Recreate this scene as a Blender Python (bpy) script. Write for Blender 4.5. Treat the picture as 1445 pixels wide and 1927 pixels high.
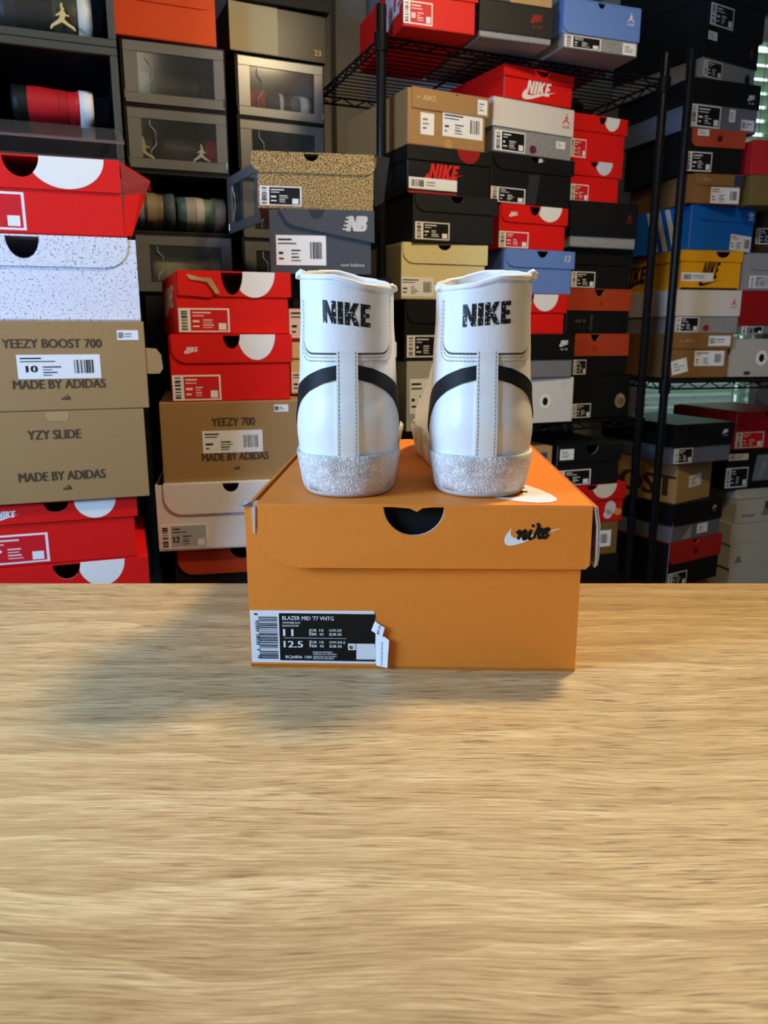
import bpy, bmesh, math, random
from mathutils import Vector, Matrix

for o in list(bpy.data.objects):
    bpy.data.objects.remove(o, do_unlink=True)
SC = bpy.context.scene
COL = SC.collection
RAD = math.radians
rnd = random.Random(7)

def lin(r, g, b):
    f = lambda c: (c/12.92 if c <= 0.04045 else ((c+0.055)/1.055)**2.4)
    return (f(r/255), f(g/255), f(b/255))

# ---------------------------------------------------------------- camera
cam_d = bpy.data.cameras.new('camera')
cam = bpy.data.objects.new('camera', cam_d); COL.objects.link(cam)
cam.location = (0, 0, 0.2412)
cam.rotation_euler = (RAD(90-13.08), 0, 0)
cam_d.sensor_fit = 'VERTICAL'; cam_d.sensor_height = 9.8; cam_d.sensor_width = 9.8*0.75
cam_d.lens = 9.8*1448/1927
cam_d.clip_start = 0.01
cam_d.dof.use_dof = True; cam_d.dof.focus_distance = 0.57; cam_d.dof.aperture_fstop = 5.0
SC.camera = cam

# ---------------------------------------------------------------- view, world, lights
SC.view_settings.view_transform = 'Standard'
SC.view_settings.look = 'None'
SC.view_settings.exposure = -0.12
SC.view_settings.gamma = 1.0
SC.view_settings.use_curve_mapping = False
W = bpy.data.worlds.new('sky'); SC.world = W; W.use_nodes = True
bg = W.node_tree.nodes['Background']
bg.inputs['Strength'].default_value = 5.5      # pale daylight above, dim ground below
_tc = W.node_tree.nodes.new('ShaderNodeTexCoord'); _sx = W.node_tree.nodes.new('ShaderNodeSeparateXYZ'); _rp = W.node_tree.nodes.new('ShaderNodeValToRGB')
_rp.color_ramp.elements[0].position = 0.0; _rp.color_ramp.elements[0].color = (0.02, 0.025, 0.03, 1)
_rp.color_ramp.elements[1].position = 0.06; _rp.color_ramp.elements[1].color = (0.52, 0.86, 0.70, 1)
W.node_tree.links.new(_tc.outputs['Generated'], _sx.inputs[0]); W.node_tree.links.new(_sx.outputs['Z'], _rp.inputs['Fac']); W.node_tree.links.new(_rp.outputs['Color'], bg.inputs['Color'])

def area(name, loc, target, size, power, col, sy=None):
    d = bpy.data.lights.new(name, 'AREA'); d.energy = power; d.color = col
    d.shape = 'RECTANGLE' if sy else 'DISK'; d.size = size
    if sy: d.size_y = sy
    o = bpy.data.objects.new(name, d); COL.objects.link(o); o.location = loc
    o.rotation_euler = (Vector(target)-Vector(loc)).to_track_quat('-Z', 'Y').to_euler()
    return o
area('window_daylight', (-1.30, -0.08, 0.64), (0, 0.72, 0.12), 0.6, 43, (0.36, 0.60, 1.0), 0.7)
area('ceiling_lamp', (0.60, 1.02, 1.42), (0.1, 0.75, 0.0), 0.2, 24, (1.0, 0.77, 0.45))
area('fill_light', (0.25, -0.55, 1.60), (0.2, 1.4, 0.2), 0.7, 3.0, (1.0, 0.84, 0.62))  # added fill for the room's bounced light, no lamp known there

# ---------------------------------------------------------------- materials
MATS = {}
def nodes(name):
    m = bpy.data.materials.new(name); m.use_nodes = True
    nt = m.node_tree; return m, nt, nt.nodes['Principled BSDF'], nt.nodes, nt.links
def N(ns, t, **kw):
    n = ns.new(t)
    for k, v in kw.items(): setattr(n, k, v)
    return n
def mat(rgb, rough=0.55, metal=0.0, grain=0.05, gscale=220, bump=0.0, spec=0.5, name='card'):
    key = (rgb, rough, metal, grain, gscale, bump, spec, name)
    if key in MATS: return MATS[key]
    m, nt, P, ns, L = nodes(name)
    c = lin(*rgb)
    P.inputs['Roughness'].default_value = rough; P.inputs['Metallic'].default_value = metal
    P.inputs['Specular IOR Level'].default_value = spec*.6
    if grain:
        tc = N(ns, 'ShaderNodeTexCoord'); nz = N(ns, 'ShaderNodeTexNoise')
        nz.inputs['Scale'].default_value = gscale; nz.inputs['Detail'].default_value = 3
        L.new(tc.outputs['Object'], nz.inputs['Vector'])
        mx = N(ns, 'ShaderNodeMix', data_type='RGBA')
        mx.inputs['A'].default_value = (*[v*(1-2*grain) for v in c], 1)
        mx.inputs['B'].default_value = (*[min(1, v*(1+2*grain)) for v in c], 1)
        L.new(nz.outputs['Fac'], mx.inputs['Factor']); L.new(mx.outputs['Result'], P.inputs['Base Color'])
        if bump:
            b = N(ns, 'ShaderNodeBump'); b.inputs['Strength'].default_value = bump; b.inputs['Distance'].default_value = 0.001
            L.new(nz.outputs['Fac'], b.inputs['Height']); L.new(b.outputs['Normal'], P.inputs['Normal'])
    else:
        P.inputs['Base Color'].default_value = (*c, 1)
    MATS[key] = m; return m
def speckle(base, dot, scale=330, thr=0.62, name='speckled_card', rough=0.55):
    key = ('sp', base, dot, scale, thr)
    if key in MATS: return MATS[key]
    m, nt, P, ns, L = nodes(name)
    P.inputs['Roughness'].default_value = rough
    tc = N(ns, 'ShaderNodeTexCoord'); nz = N(ns, 'ShaderNodeTexNoise')
    nz.inputs['Scale'].default_value = scale; nz.inputs['Detail'].default_value = 2.5; nz.inputs['Roughness'].default_value = 0.6
    L.new(tc.outputs['Object'], nz.inputs['Vector'])
    r = N(ns, 'ShaderNodeValToRGB'); e = r.color_ramp.elements
    e[0].position = thr-0.02; e[0].color = (*lin(*base), 1); e[1].position = thr+0.03; e[1].color = (*lin(*dot), 1)
    L.new(nz.outputs['Fac'], r.inputs['Fac']); L.new(r.outputs['Color'], P.inputs['Base Color'])
    MATS[key] = m; return m
def clear(name, tint, alpha, rough=0.12, gloss=0.12):
    """thin plastic: part see-through, part faint haze, part mirror"""
    m = bpy.data.materials.new(name); m.use_nodes = True; nt = m.node_tree; ns = nt.nodes; L = nt.links
    ns.remove(ns['Principled BSDF']); out = ns['Material Output']
    t = N(ns, 'ShaderNodeBsdfTransparent'); d = N(ns, 'ShaderNodeBsdfDiffuse'); g = N(ns, 'ShaderNodeBsdfGlossy')
    d.inputs['Color'].default_value = (*lin(*tint), 1); g.inputs['Roughness'].default_value = rough
    a = N(ns, 'ShaderNodeMixShader'); a.inputs[0].default_value = alpha
    L.new(t.outputs[0], a.inputs[1]); L.new(d.outputs[0], a.inputs[2])
    b = N(ns, 'ShaderNodeMixShader'); b.inputs[0].default_value = gloss
    L.new(a.outputs[0], b.inputs[1]); L.new(g.outputs[0], b.inputs[2]); L.new(b.outputs[0], out.inputs['Surface'])
    return m

BLACKC = (22, 22, 24); WHITE = (236, 234, 228); RED = (226, 20, 14); KRAFT = (164, 130, 84); ORANGE = (232, 130, 38)
M_BLACK = mat((12, 12, 13), 0.5, name='black_plastic')
M_WIRE = mat((30, 30, 32), 0.28, 0.6, grain=0, name='black_wire')
M_GREYCARD = mat((150, 146, 140), 0.8, name='raw_grey_card')
M_INK = mat((14, 14, 14), 0.5, grain=0, name='black_ink')
M_PAPER = mat((240, 240, 238), 0.45, grain=0, name='white_paper')

# ---------------------------------------------------------------- mesh helpers
class MB:
    def __init__(s): s.v = []; s.f = []; s.m = []; s.mats = []
    def mi(s, m):
        if m not in s.mats: s.mats.append(m)
        return s.mats.index(m)
    def face(s, pts, m):
        n = len(s.v); s.v += [tuple(p) for p in pts]; s.f.append(list(range(n, n+len(pts)))); s.m.append(s.mi(m))
    def box(s, x0, x1, y0, y1, z0, z1, m):
        n = len(s.v)
        s.v += [(x0,y0,z0),(x1,y0,z0),(x1,y1,z0),(x0,y1,z0),(x0,y0,z1),(x1,y0,z1),(x1,y1,z1),(x0,y1,z1)]
        for q in ((3,2,1,0),(4,5,6,7),(0,1,5,4),(1,2,6,5),(2,3,7,6),(3,0,4,7)):
            s.f.append([n+i for i in q]); s.m.append(s.mi(m))
    def prism(s, pts, fr, a, b, m, side=None):
        """2-D outline (ccw) in frame fr, from offset a (back) to b (front)"""
        O, U, V, Nn = fr; n = len(s.v); k = len(pts)
        for off in (a, b):
            for p in pts: s.v.append(tuple(O+U*p[0]+V*p[1]+Nn*off))
        s.f.append([n+k+i for i in range(k)]); s.m.append(s.mi(m))
        s.f.append([n+k-1-i for i in range(k)]); s.m.append(s.mi(m))
        sm = s.mi(side or m)
        for i in range(k):
            j = (i+1) % k
            s.f.append([n+i, n+j, n+k+j, n+k+i]); s.m.append(sm)
    def flat(s, pts, fr, off, m):
        O, U, V, Nn = fr
        s.face([O+U*p[0]+V*p[1]+Nn*off for p in pts], m)
    def rect(s, x0, z0, x1, z1, fr, off, m):
        s.flat([(x0,z0),(x1,z0),(x1,z1),(x0,z1)], fr, off, m)
    def tube(s, pts, r, m, seg=8, closed=False):
        pts = [Vector(p) for p in pts]; n0 = len(s.v); mi = s.mi(m); k = len(pts)
        for i, p in enumerate(pts):
            a = pts[i-1] if (i or closed) else p; b = pts[(i+1) % k] if (i < k-1 or closed) else p
            t = (b-a).normalized(); u = t.cross(Vector((0,0,1)))
            if u.length < 1e-3: u = t.cross(Vector((1,0,0)))
            u.normalize(); w = t.cross(u)
            rr = r[i] if isinstance(r, (list, tuple)) else r
            for q in range(seg):
                an = 2*math.pi*q/seg; s.v.append(tuple(p+(u*math.cos(an)+w*math.sin(an))*rr))
        for i in range(k if closed else k-1):
            j = (i+1) % k
            for q in range(seg):
                q2 = (q+1) % seg
                s.f.append([n0+i*seg+q, n0+i*seg+q2, n0+j*seg+q2, n0+j*seg+q]); s.m.append(mi)
        if not closed:
            s.f.append([n0+q for q in range(seg)][::-1]); s.m.append(mi)
            s.f.append([n0+(k-1)*seg+q for q in range(seg)]); s.m.append(mi)
    def build(s, name, parent=None, smooth=False, bevel=0.0, fix=True):
        me = bpy.data.meshes.new(name); me.from_pydata(s.v, [], s.f); me.update()
        for m in s.mats: me.materials.append(m)
        me.polygons.foreach_set('material_index', s.m)
        if smooth: me.polygons.foreach_set('use_smooth', [True]*len(s.f))
        o = bpy.data.objects.new(name, me); COL.objects.link(o)
        if parent: o.parent = parent
        if bevel:
            b = o.modifiers.new('edge', 'BEVEL'); b.width = bevel; b.segments = 2; b.limit_method = 'ANGLE'
        return o
def thing(name, label, cat, loc, yaw=0, group=None):
    o = bpy.data.objects.new(name, None); COL.objects.link(o); o.empty_display_size = 0.05
    o.location = loc; o.rotation_euler = (0, 0, RAD(yaw)); tag(o, label, cat, group); return o
def tag(o, label, cat, group=None):
    o['label'] = label; o['category'] = cat
    if group: o['group'] = group
    return o
def struct(o): o['kind'] = 'structure'; return o
X, Y, Z = Vector((1,0,0)), Vector((0,1,0)), Vector((0,0,1))
def arc(cx, cy, rx, ry, a0, a1, n):
    return [(cx+rx*math.cos(RAD(a0+(a1-a0)*i/n)), cy+ry*math.sin(RAD(a0+(a1-a0)*i/n))) for i in range(n+1)]

# ---------------------------------------------------------------- marks (2-D shapes)
def _sw():
    o = [(390,240),(330,310),(280,390),(262,450),(275,505),(310,540),(360,550),(440,540),(560,505),(720,435),(900,355),(1080,290),(1250,230),
         (1080,272),(1000,293),(900,318),(760,352),(650,385),(560,408),(490,418),(430,412),(390,388),(368,345),(372,290)]
    return [((x-262)/988, (550-y)/988) for x, y in o]
SWOOSH = _sw()
NIKE_L = [(0.0, [(0,0),(.2,0),(.2,.58),(.42,0),(.62,0),(.62,1),(.42,1),(.42,.42),(.2,1),(0,1)]),
          (.70, [(0,0),(.24,0),(.24,1),(0,1)]),
          (1.02, [(0,0),(.23,0),(.23,.23),(.29,.35),(.42,0),(.67,0),(.43,.54),(.65,1),(.41,1),(.23,.62),(.23,1),(0,1)]),
          (1.75, [(0,0),(.47,0),(.47,.2),(.22,.2),(.22,.4),(.42,.4),(.42,.6),(.22,.6),(.22,.8),(.46,.8),(.46,1),(0,1)])]
NIKE_W = 2.22
JUMP = [(.47,1.0),(.53,1.0),(.545,.86),(.60,.80),(.575,.72),(.66,.60),(.78,.57),(.76,.52),(.63,.545),(.575,.42),(.70,.30),(.93,.17),(1.0,.05),(.94,.02),
        (.88,.09),(.66,.19),(.48,.30),(.30,.20),(.13,.10),(.08,.0),(.01,.02),(.05,.16),(.22,.29),(.37,.42),(.43,.56),(.28,.50),(.24,.54),(.42,.66),(.475,.74),(.455,.86)]
def text2d(body, bold=0.0):
    """list of 2-D faces of a word, its width and height"""
    c = bpy.data.curves.new('word', 'FONT'); c.body = body; c.size = 1; c.offset = bold; c.resolution_u = 3
    o = bpy.data.objects.new('word', c); COL.objects.link(o)
    dg = bpy.context.evaluated_depsgraph_get(); dg.update()
    me = bpy.data.meshes.new_from_object(o.evaluated_get(dg))
    vs = [(v.co.x, v.co.y) for v in me.vertices]; fs = [list(p.vertices) for p in me.polygons]
    bpy.data.objects.remove(o); bpy.data.meshes.remove(me); bpy.data.curves.remove(c)
    xs = [p[0] for p in vs]; ys = [p[1] for p in vs]
    return [[vs[i] for i in f] for f in fs], (min(xs), max(xs), min(ys), max(ys))
def put_text(mb, body, cx, cz, w, h, fr, off, m, bold=0.0, shear=0.0):
    fs, (x0, x1, y0, y1) = text2d(body)
    for q in ((-1, 0, 1) if bold else (0,)):
        for f in fs:
            p = []
            for x, y in f:
                v = (y-y0)/(y1-y0)-.5; u = (x-x0)/(x1-x0)-.5
                p.append((cx+u*w+v*h*shear+q*bold*h*1.6, cz+v*h))
            mb.flat(p, fr, off+.000012*q, m)
def put_nike(mb, cx, cz, w, fr, off, m, h=None, shear=0.25, sw=True):
    h = h or w*0.42; k = w/NIKE_W
    for ox, poly in NIKE_L:
        mb.flat([(cx-w/2+(ox+x)*k+(y-.5)*h*shear, cz-h/2+y*h) for x, y in poly], fr, off, m)
    if sw:
        mb.flat([(cx-w*.72+x*w*1.5, cz-h*.95+y*w*1.15) for x, y in SWOOSH], fr, off-0.0001, m)
def put_shape(mb, shape, cx, cz, s, fr, off, m):
    mb.flat([(cx+(x-.5)*s, cz+(y-.5)*s) for x, y in shape], fr, off, m)

def size_label(parent, fr, x0, z0, w, h, style, off=0.0006, seed=0, name='size_label', rot=0, num=None):
    r = random.Random(seed+int(w*1e4)); mb = MB(); white = M_PAPER
    if rot:
        O, U, V, Nn = fr; c, s = math.cos(RAD(rot)), math.sin(RAD(rot))
        O = O+U*x0+V*z0; U, V = U*c+V*s, V*c-U*s; fr = (O, U, V, Nn); x0 = z0 = 0
    mb.prism([(x0,z0),(x0+w,z0),(x0+w,z0+h),(x0,z0+h)], fr, 0.0001, off, white)
    o1, o2, o3 = off+.0002, off+.0004, off+.0006
    def lines(ax, az, bx, bz, n, m, big=True):
        for i in range(n):
            zz = bz-(bz-az)*(i+.5)/n; hh = (bz-az)/n*(.28 if i % 2 else .42)
            mb.rect(ax, zz-hh/2, ax+(bx-ax)*r.uniform(.35, .95), zz+hh/2, fr, o2, m)
    def bars(ax, az, bx, bz, horiz):
        t = 0.0
        while t < 1:
            d = r.choice((.03, .05, .08)); 
            if horiz: mb.rect(ax, az+(bz-az)*t, bx, az+(bz-az)*min(1, t+d), fr, o2, M_INK)
            else: mb.rect(ax+(bx-ax)*t, az, ax+(bx-ax)*min(1, t+d), bz, fr, o2, M_INK)
            t += d+r.choice((.03, .05, .09))
    if style in ('black', 'red', 'grey'):
        pm = {'black': M_INK, 'red': mat((214, 28, 36), .5, grain=0, name='red_ink'), 'grey': mat((176, 182, 180), .5, grain=0, name='grey_ink')}[style]
        tm = M_INK if style == 'grey' else mat((250, 225, 222), .5, grain=0, name='pale_ink') if style == 'red' else white
        bars(x0+.05*w, z0+.08*h, x0+.17*w, z0+.92*h, True)
        mb.rect(x0+.23*w, z0+.06*h, x0+.965*w, z0+.94*h, fr, o1, pm)
        lines(x0+.27*w, z0+.62*h, x0+.66*w, z0+.88*h, 2, tm)
        if num: put_text(mb, num, x0+.34*w, z0+.38*h, .12*w, .26*h, fr, o2, tm, .04)
        else: lines(x0+.27*w, z0+.14*h, x0+.42*w, z0+.56*h, 2, tm)
        lines(x0+.47*w, z0+.14*h, x0+.72*w, z0+.56*h, 4, tm)
        mb.rect(x0+.78*w, z0+.1*h, x0+.93*w, z0+.38*h, fr, o2, white)
    elif style == 'white':
        lines(x0+.04*w, z0+.66*h, x0+.55*w, z0+.92*h, 2, M_INK)
        if num: put_text(mb, num, x0+.17*w, z0+.42*h, .13*w, .27*h, fr, o2, M_INK, .05)
        else: lines(x0+.05*w, z0+.12*h, x0+.2*w, z0+.5*h, 2, M_INK)
        lines(x0+.3*w, z0+.1*h, x0+.55*w, z0+.55*h, 4, M_INK)
        bars(x0+.68*w, z0+.22*h, x0+.92*w, z0+.78*h, False)
    elif style == 'note':
        lines(x0+.15*w, z0+.2*h, x0+.85*w, z0+.8*h, 3, mat((120, 120, 120), .5, grain=0, name='grey_print'))
    elif style == 'strip':
        bars(x0+.05*w, z0+.2*h, x0+.3*w, z0+.8*h, False)
        lines(x0+.36*w, z0+.25*h, x0+.8*w, z0+.75*h, 2, mat((120, 120, 120), .5, grain=0, name='grey_print'))
    return mb.build(name, parent)

def flap_outline(x0, x1, z0, z1, rl, rr, notch=None):
    """front flap outline; notch=(cx, rx, depth, kind)"""
    p = []
    if rl: p += arc(x0+rl, z0+rl, rl, rl, 180, 270, 10)
    else: p.append((x0, z0))
    if rr: p += arc(x1-rr, z0+rr, rr, rr, 270, 360, 8)
    else: p.append((x1, z0))
    p.append((x1, z1))
    if notch:
        cx, rx, d, kind = notch
        if kind == 'v': p += [(cx+rx, z1), (cx+rx*.35, z1-d), (cx-rx*.35, z1-d), (cx-rx, z1)]
        else: p += arc(cx, z1, rx, d, 0, -180, 16)
    p.append((x0, z1))
    return p

def shoebox(key, label, s, group=None):
    x, y, z, yaw, w, h = POS[key]; d = s.get('d', 0.32); t = 0.0025
    root = thing('shoe_box', label, 'shoe box', (x, y, z), yaw, group)
    if s.get('roll'): root.rotation_euler = (0, RAD(s['roll']), RAD(yaw))
    body = s['body'] if not isinstance(s['body'], tuple) else mat(s['body'], s.get('rough', .55))
    lidm = s.get('lid', body)
    if isinstance(lidm, tuple): lidm = mat(lidm, s.get('rough', .55))
    x0, x1 = -w/2, w/2
    kind = s.get('kind', 'flap'); nt = s.get('notch'); e = 0.003
    FRf = (Vector((x0, 0, 0)), X, Z, -Y)                 # front face frame
    FL = (Vector((x0, d, 0)), -Y, Z, -X)                 # left side frame, from the back corner to the front
    n = None
    if nt: n = (w*nt[0], w*nt[1], min(h*nt[2], h*.5), nt[3] if len(nt) > 3 else 'o')
    # body
    mb = MB(); hb = h-t
    inn = M_GREYCARD if s.get('grey_inside') else body
    if kind == 'mailer':
        mb.box(x0, x1, 0, d, 0, h, body)
    else:
        mb.box(x0, x1, 0, d, 0, t, body); mb.box(x0, x1, d-t, d, t, hb, body)
        mb.box(x0, x0+t, t, d-t, t, hb, body); mb.box(x1-t, x1, t, d-t, t, hb, body)
        fn = (n[0], n[1]*1.02, n[2]*.97, n[3]) if n else None
        mb.prism(flap_outline(0, w, 0, hb, 0, 0, fn), FRf, -t, 0, body, M_GREYCARD)
    mb.build('box_body', root, bevel=0.0012 if kind == 'mailer' else 0)
    front = 0.0; lf = 0.0
    if kind == 'flap':
        fh = h*s.get('fh', .36); sh = s.get('shift', 0.003); over = s.get('over', 0.006)
        lm = MB(); a, b = sh, w+over
        lm.box(x0+a, x0+b, -0.0022, d, hb, h, lidm)
        lm.prism(flap_outline(a, b, h-fh, hb+.0004, s.get('rl', .03)*w/.24, s.get('rr', 0), (n[0], n[1], n[2], n[3]) if n else None), FRf, 0.0005, 0.0027, lidm)
        lm.box(x0+b-.0015, x0+b, 0.001, d-.01, h-fh*.9, hb, lidm)
        lm.build('lid', root); front = 0.0027
    elif kind == 'lift':
        lh = h*s.get('fh', .55); o = e; lm = MB()
        lm.box(x0-o, x1+o, -o, d+o, hb, h, lidm)
        nn = (n[0]+o, n[1], n[2], n[3]) if n else None
        lm.prism(flap_outline(0, w+2*o, h-lh, hb, s.get('rl', 0), s.get('rr', 0), nn), (Vector((x0-o, 0, 0)), X, Z, -Y), 0.0007, o, lidm)
        lm.box(x0-o, x1+o, d+.0007, d+o, h-lh, hb, lidm)
        lm.box(x0-o, x0-.0007, 0, d, h-lh, hb, lidm); lm.box(x1+.0007, x1+o, 0, d, h-lh, hb, lidm)
        lm.build('lid', root, bevel=0.0008); front = o; lf = o
    # label, prints
    for i, lb in enumerate(s.get('labels', [])):
        st, lx, lz, lw, lh_ = lb[:5]
        onlid = kind in ('lift', 'flap') and (lz+lh_/2) > 1-s.get('fh', .36)
        of = (front if onlid else 0.0)
        fr = (FRf[0]-Y*of, X, Z, -Y)
        size_label(root, fr, lx*w, lz*h, lw*w, lh_*h, st, seed=sum(map(ord, key))+i, name='size_label' if st not in ('note', 'strip') else 'sticker', rot=lb[5] if len(lb) > 5 else 0, num=lb[6] if len(lb) > 6 else None)
    for mk in s.get('marks', []):
        pm = MB()
        k, cx, cz, sz, colr = mk[:5]; ex = mk[5] if len(mk) > 5 else None
        m = mat(colr, .5, grain=0, name='print')
        onlid = kind in ('lift', 'flap') and cz > 1-s.get('fh', .36)
        fr = (FRf[0]-Y*(front if onlid else 0.0), X, Z, -Y); W_, H_ = w, h
        if ex == 'left':
            fr = (FL[0]-X*lf, -Y, Z, -X) if (kind != 'lift' or cz > 1-s.get('fh', .36)) else FL; W_ = d
        cx, cz = cx*W_, cz*H_; S_ = sz*W_; off = 0.0005
        if k == 'swoosh': pm.flat([(cx+(px-.5)*S_, cz+(py-.16)*S_) for px, py in SWOOSH], fr, off, m)
        elif k == 'nike': put_nike(pm, cx, cz, S_, fr, off, m)
        elif k == 'nikel': put_nike(pm, cx, cz, S_, fr, off, m, h=H_*.42)
        elif k == 'jump': put_shape(pm, JUMP, cx, cz, S_, fr, off, m)
        elif k == 'jumpair':
            put_shape(pm, JUMP, cx, cz+S_*.3, S_, fr, off, m); put_text(pm, 'AIR', cx, cz-S_*.42, S_*1.05, S_*.26, fr, off, m)
        elif k == 'nikeair':
            put_nike(pm, cx, cz+S_*.2, S_*.8, fr, off, m, h=S_*.4); put_text(pm, 'A I R', cx, cz-S_*.42, S_*.8, S_*.2, fr, off, m)
        elif k == 'text': put_text(pm, ex[0], cx, cz, S_, ex[1]*H_, fr, off, m, bold=ex[2] if len(ex) > 2 else 0, shear=ex[3] if len(ex) > 3 else 0)
        elif k == 'textleft':
            fr = FL; W_ = d; put_text(pm, ex[0], mk[1]*d, mk[2]*h, sz*d, ex[1]*h, fr, off, m, .05)
        elif k == 'disc':      # part of a pale disc under the lid's top edge
            zt = h-.0004; fr = (FRf[0]-Y*front, X, Z, -Y)
            xa = n[0]+n[1]+.001 if n else 0
            pts = [(px, pz) for px, pz in arc(cx, zt, S_, mk[2]*h, 0, -180, 28)]
            if n:
                pts = [(px, pz) for px, pz in pts if ((px-n[0])/n[1])**2+((pz-h)/n[2])**2 > 1.06]
                lastx, lastz = pts[-1]
                cut = [(px, pz) for px, pz in arc(n[0], zt, n[1]*1.03, n[2]*1.03, -90, 0, 12) if pz > lastz-.0005 and px > lastx]
                pts += cut
            pm.flat(pts[::-1], fr, .0005, m)
        elif k == 'bars3':
            for q in range(3):
                a = cx+(q-1)*S_*.33; hh = S_*(.28+.2*q)
                pm.flat([(a-.12*S_+hh*-.35+.1*S_, cz+hh), (a-.12*S_, cz), (a+.16*S_, cz), (a+.16*S_+.0*S_, cz+hh*.35)], fr, off, m)
        elif k == 'stripes':
            for q in range(3):
                a = (cx+S_*q*.9)
                pm.flat([(a, .97*h), (a+.058*d, .97*h), (a+.058*d+.3*h*1.1, .03*h), (a+.3*h*1.1, .03*h)][::-1], (FL[0], -Y, Z, -X), off, m)
        elif k == 'trefoil':
            for a in (-38, 0, 38):
                c_, s_ = math.cos(RAD(90-a)), math.sin(RAD(90-a))
                leaf = []
                for i in range(14):
                    an = 2*math.pi*i/14; u, v = .30*S_*math.cos(an)+.34*S_, .15*S_*math.sin(an)
                    leaf.append((cx+u*c_-v*s_, cz+u*s_+v*c_))
                pm.flat(leaf, fr, off, m)
            for q in range(2): pm.rect(cx-.4*S_, cz-.12*S_-q*.14*S_, cx+.4*S_, cz-.04*S_-q*.14*S_, fr, off, m)
        elif k == 'hole':
            pm.flat(arc(cx, cz, S_, S_*1.15, 0, 345, 23), fr, off, m); pm.flat(arc(cx, cz, S_*.45, S_*.6, 0, 345, 23), fr, off+.0003, M_INK)
        elif k == 'dot': pm.flat(arc(cx, cz, S_, S_*(ex or 1), 0, 345, 23), fr, off, m)
        elif k == 'rect': pm.rect(cx-S_/2, cz-ex*H_/2, cx+S_/2, cz+ex*H_/2, fr, off, m)
        elif k == 'poly': pm.flat([(px*W_, pz*H_) for px, pz in ex], fr, off, m)
        elif k == 'spiral':
            pm.flat([(cx+(px-.5)*S_*.5, cz+(py-.16)*S_*.9) for px, py in SWOOSH], fr, off, m)
        pm.build({'text': 'lettering', 'textleft': 'lettering', 'disc': 'printed_disc', 'hole': 'grommet', 'stripes': 'side_stripes', 'rect': 'printed_patch', 'poly': 'printed_patch', 'dot': 'printed_dot'}.get(k, 'emblem'), root)
    return root, w, h, d

# ---------------------------------------------------------------- room
FLOOR = -0.70
def paint(rgb, name='paint', rough=.8): return mat(rgb, rough, grain=.02, gscale=60, bump=.1, name=name)
M_WALL = paint((172, 165, 146)); M_WALLB = paint((150, 152, 172), 'blue_grey_tone')
PLAN = [(-3, -2), (3.2, -2), (3.2, 2.78+.268*3.2+.1), (-3, 2.78-.268*3+.1)]
FZ = lambda z: (Vector((0, 0, z)), X, Y, Z)
mb = MB(); mb.prism(PLAN, FZ(FLOOR), -.05, 0, mat((92, 74, 58), .5, grain=.12, gscale=14, name='floor_boards')); struct(mb.build('floor'))
mb = MB(); mb.prism(PLAN, FZ(1.75), 0, .05, paint((225, 220, 210))); struct(mb.build('ceiling'))
mb = MB(); mb.box(-3.05, -3, -2, PLAN[3][1], FLOOR, 1.75, M_WALL); struct(mb.build('wall_left'))
mb = MB(); mb.box(3.2, 3.25, -2, PLAN[2][1], FLOOR, 1.75, M_WALL); struct(mb.build('wall_right'))
mb = MB(); mb.box(-3, 3.2, -2.05, -2, FLOOR, 1.75, M_WALL); struct(mb.build('wall_front'))
# back wall stands at a slant to the table: origin at (0, 2.78), turned 15 degrees, with the window opening in it
def backframe(o):
    o.location = (0, 2.78, 0); o.rotation_euler = (0, 0, RAD(15)); return o
WX0, WX1, WZ0, WZ1 = 1.02, 1.53, -0.34, 1.32
mb = MB()
mb.box(-3.1, WX0, 0, .04, FLOOR, 1.75, M_WALL); mb.box(WX1, 3.3, 0, .04, FLOOR, 1.75, M_WALLB)
mb.box(WX0, WX1, 0, .04, FLOOR, WZ0, M_WALL); mb.box(WX0, WX1, 0, .04, WZ1, 1.75, M_WALL)
struct(backframe(mb.build('wall_back')))
M_TRIM = mat((214, 220, 222), .45, grain=0, name='white_trim')
mb = MB(); a = .035
mb.box(WX0-a, WX0, -.02, .04, WZ0-a, WZ1+a, M_TRIM); mb.box(WX1, WX1+a, -.02, .04, WZ0-a, WZ1+a, M_TRIM)
mb.box(WX0, WX1, -.02, .04, WZ1, WZ1+a, M_TRIM); mb.box(WX0, WX1, -.03, .04, WZ0-a, WZ0, M_TRIM)
mb.box(WX0, WX1, .026, .04, .47, .5, M_TRIM)
mb.box(WX0, WX0+.02, .026, .04, WZ0, WZ1, M_TRIM); mb.box(WX1-.02, WX1, .026, .04, WZ0, WZ1, M_TRIM)
win = struct(backframe(mb.build('window_1')))
mb = MB(); mb.box(WX0+.02, WX1-.02, .031, .034, WZ0, WZ1, clear('window_glass', (200, 215, 210), .06, .05, .05))
pane = mb.build('glass_pane', win)
def slat_mat():
    m, nt, P, ns, L = nodes('blind_slat'); P.inputs['Base Color'].default_value = (*lin(206, 206, 194), 1); P.inputs['Roughness'].default_value = .45
    t = N(ns, 'ShaderNodeBsdfTranslucent'); t.inputs['Color'].default_value = (*lin(190, 214, 206), 1)
    x = N(ns, 'ShaderNodeMixShader'); x.inputs[0].default_value = .22
    L.new(P.outputs[0], x.inputs[1]); L.new(t.outputs[0], x.inputs[2]); L.new(x.outputs[0], ns['Material Output'].inputs['Surface']); return m
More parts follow.
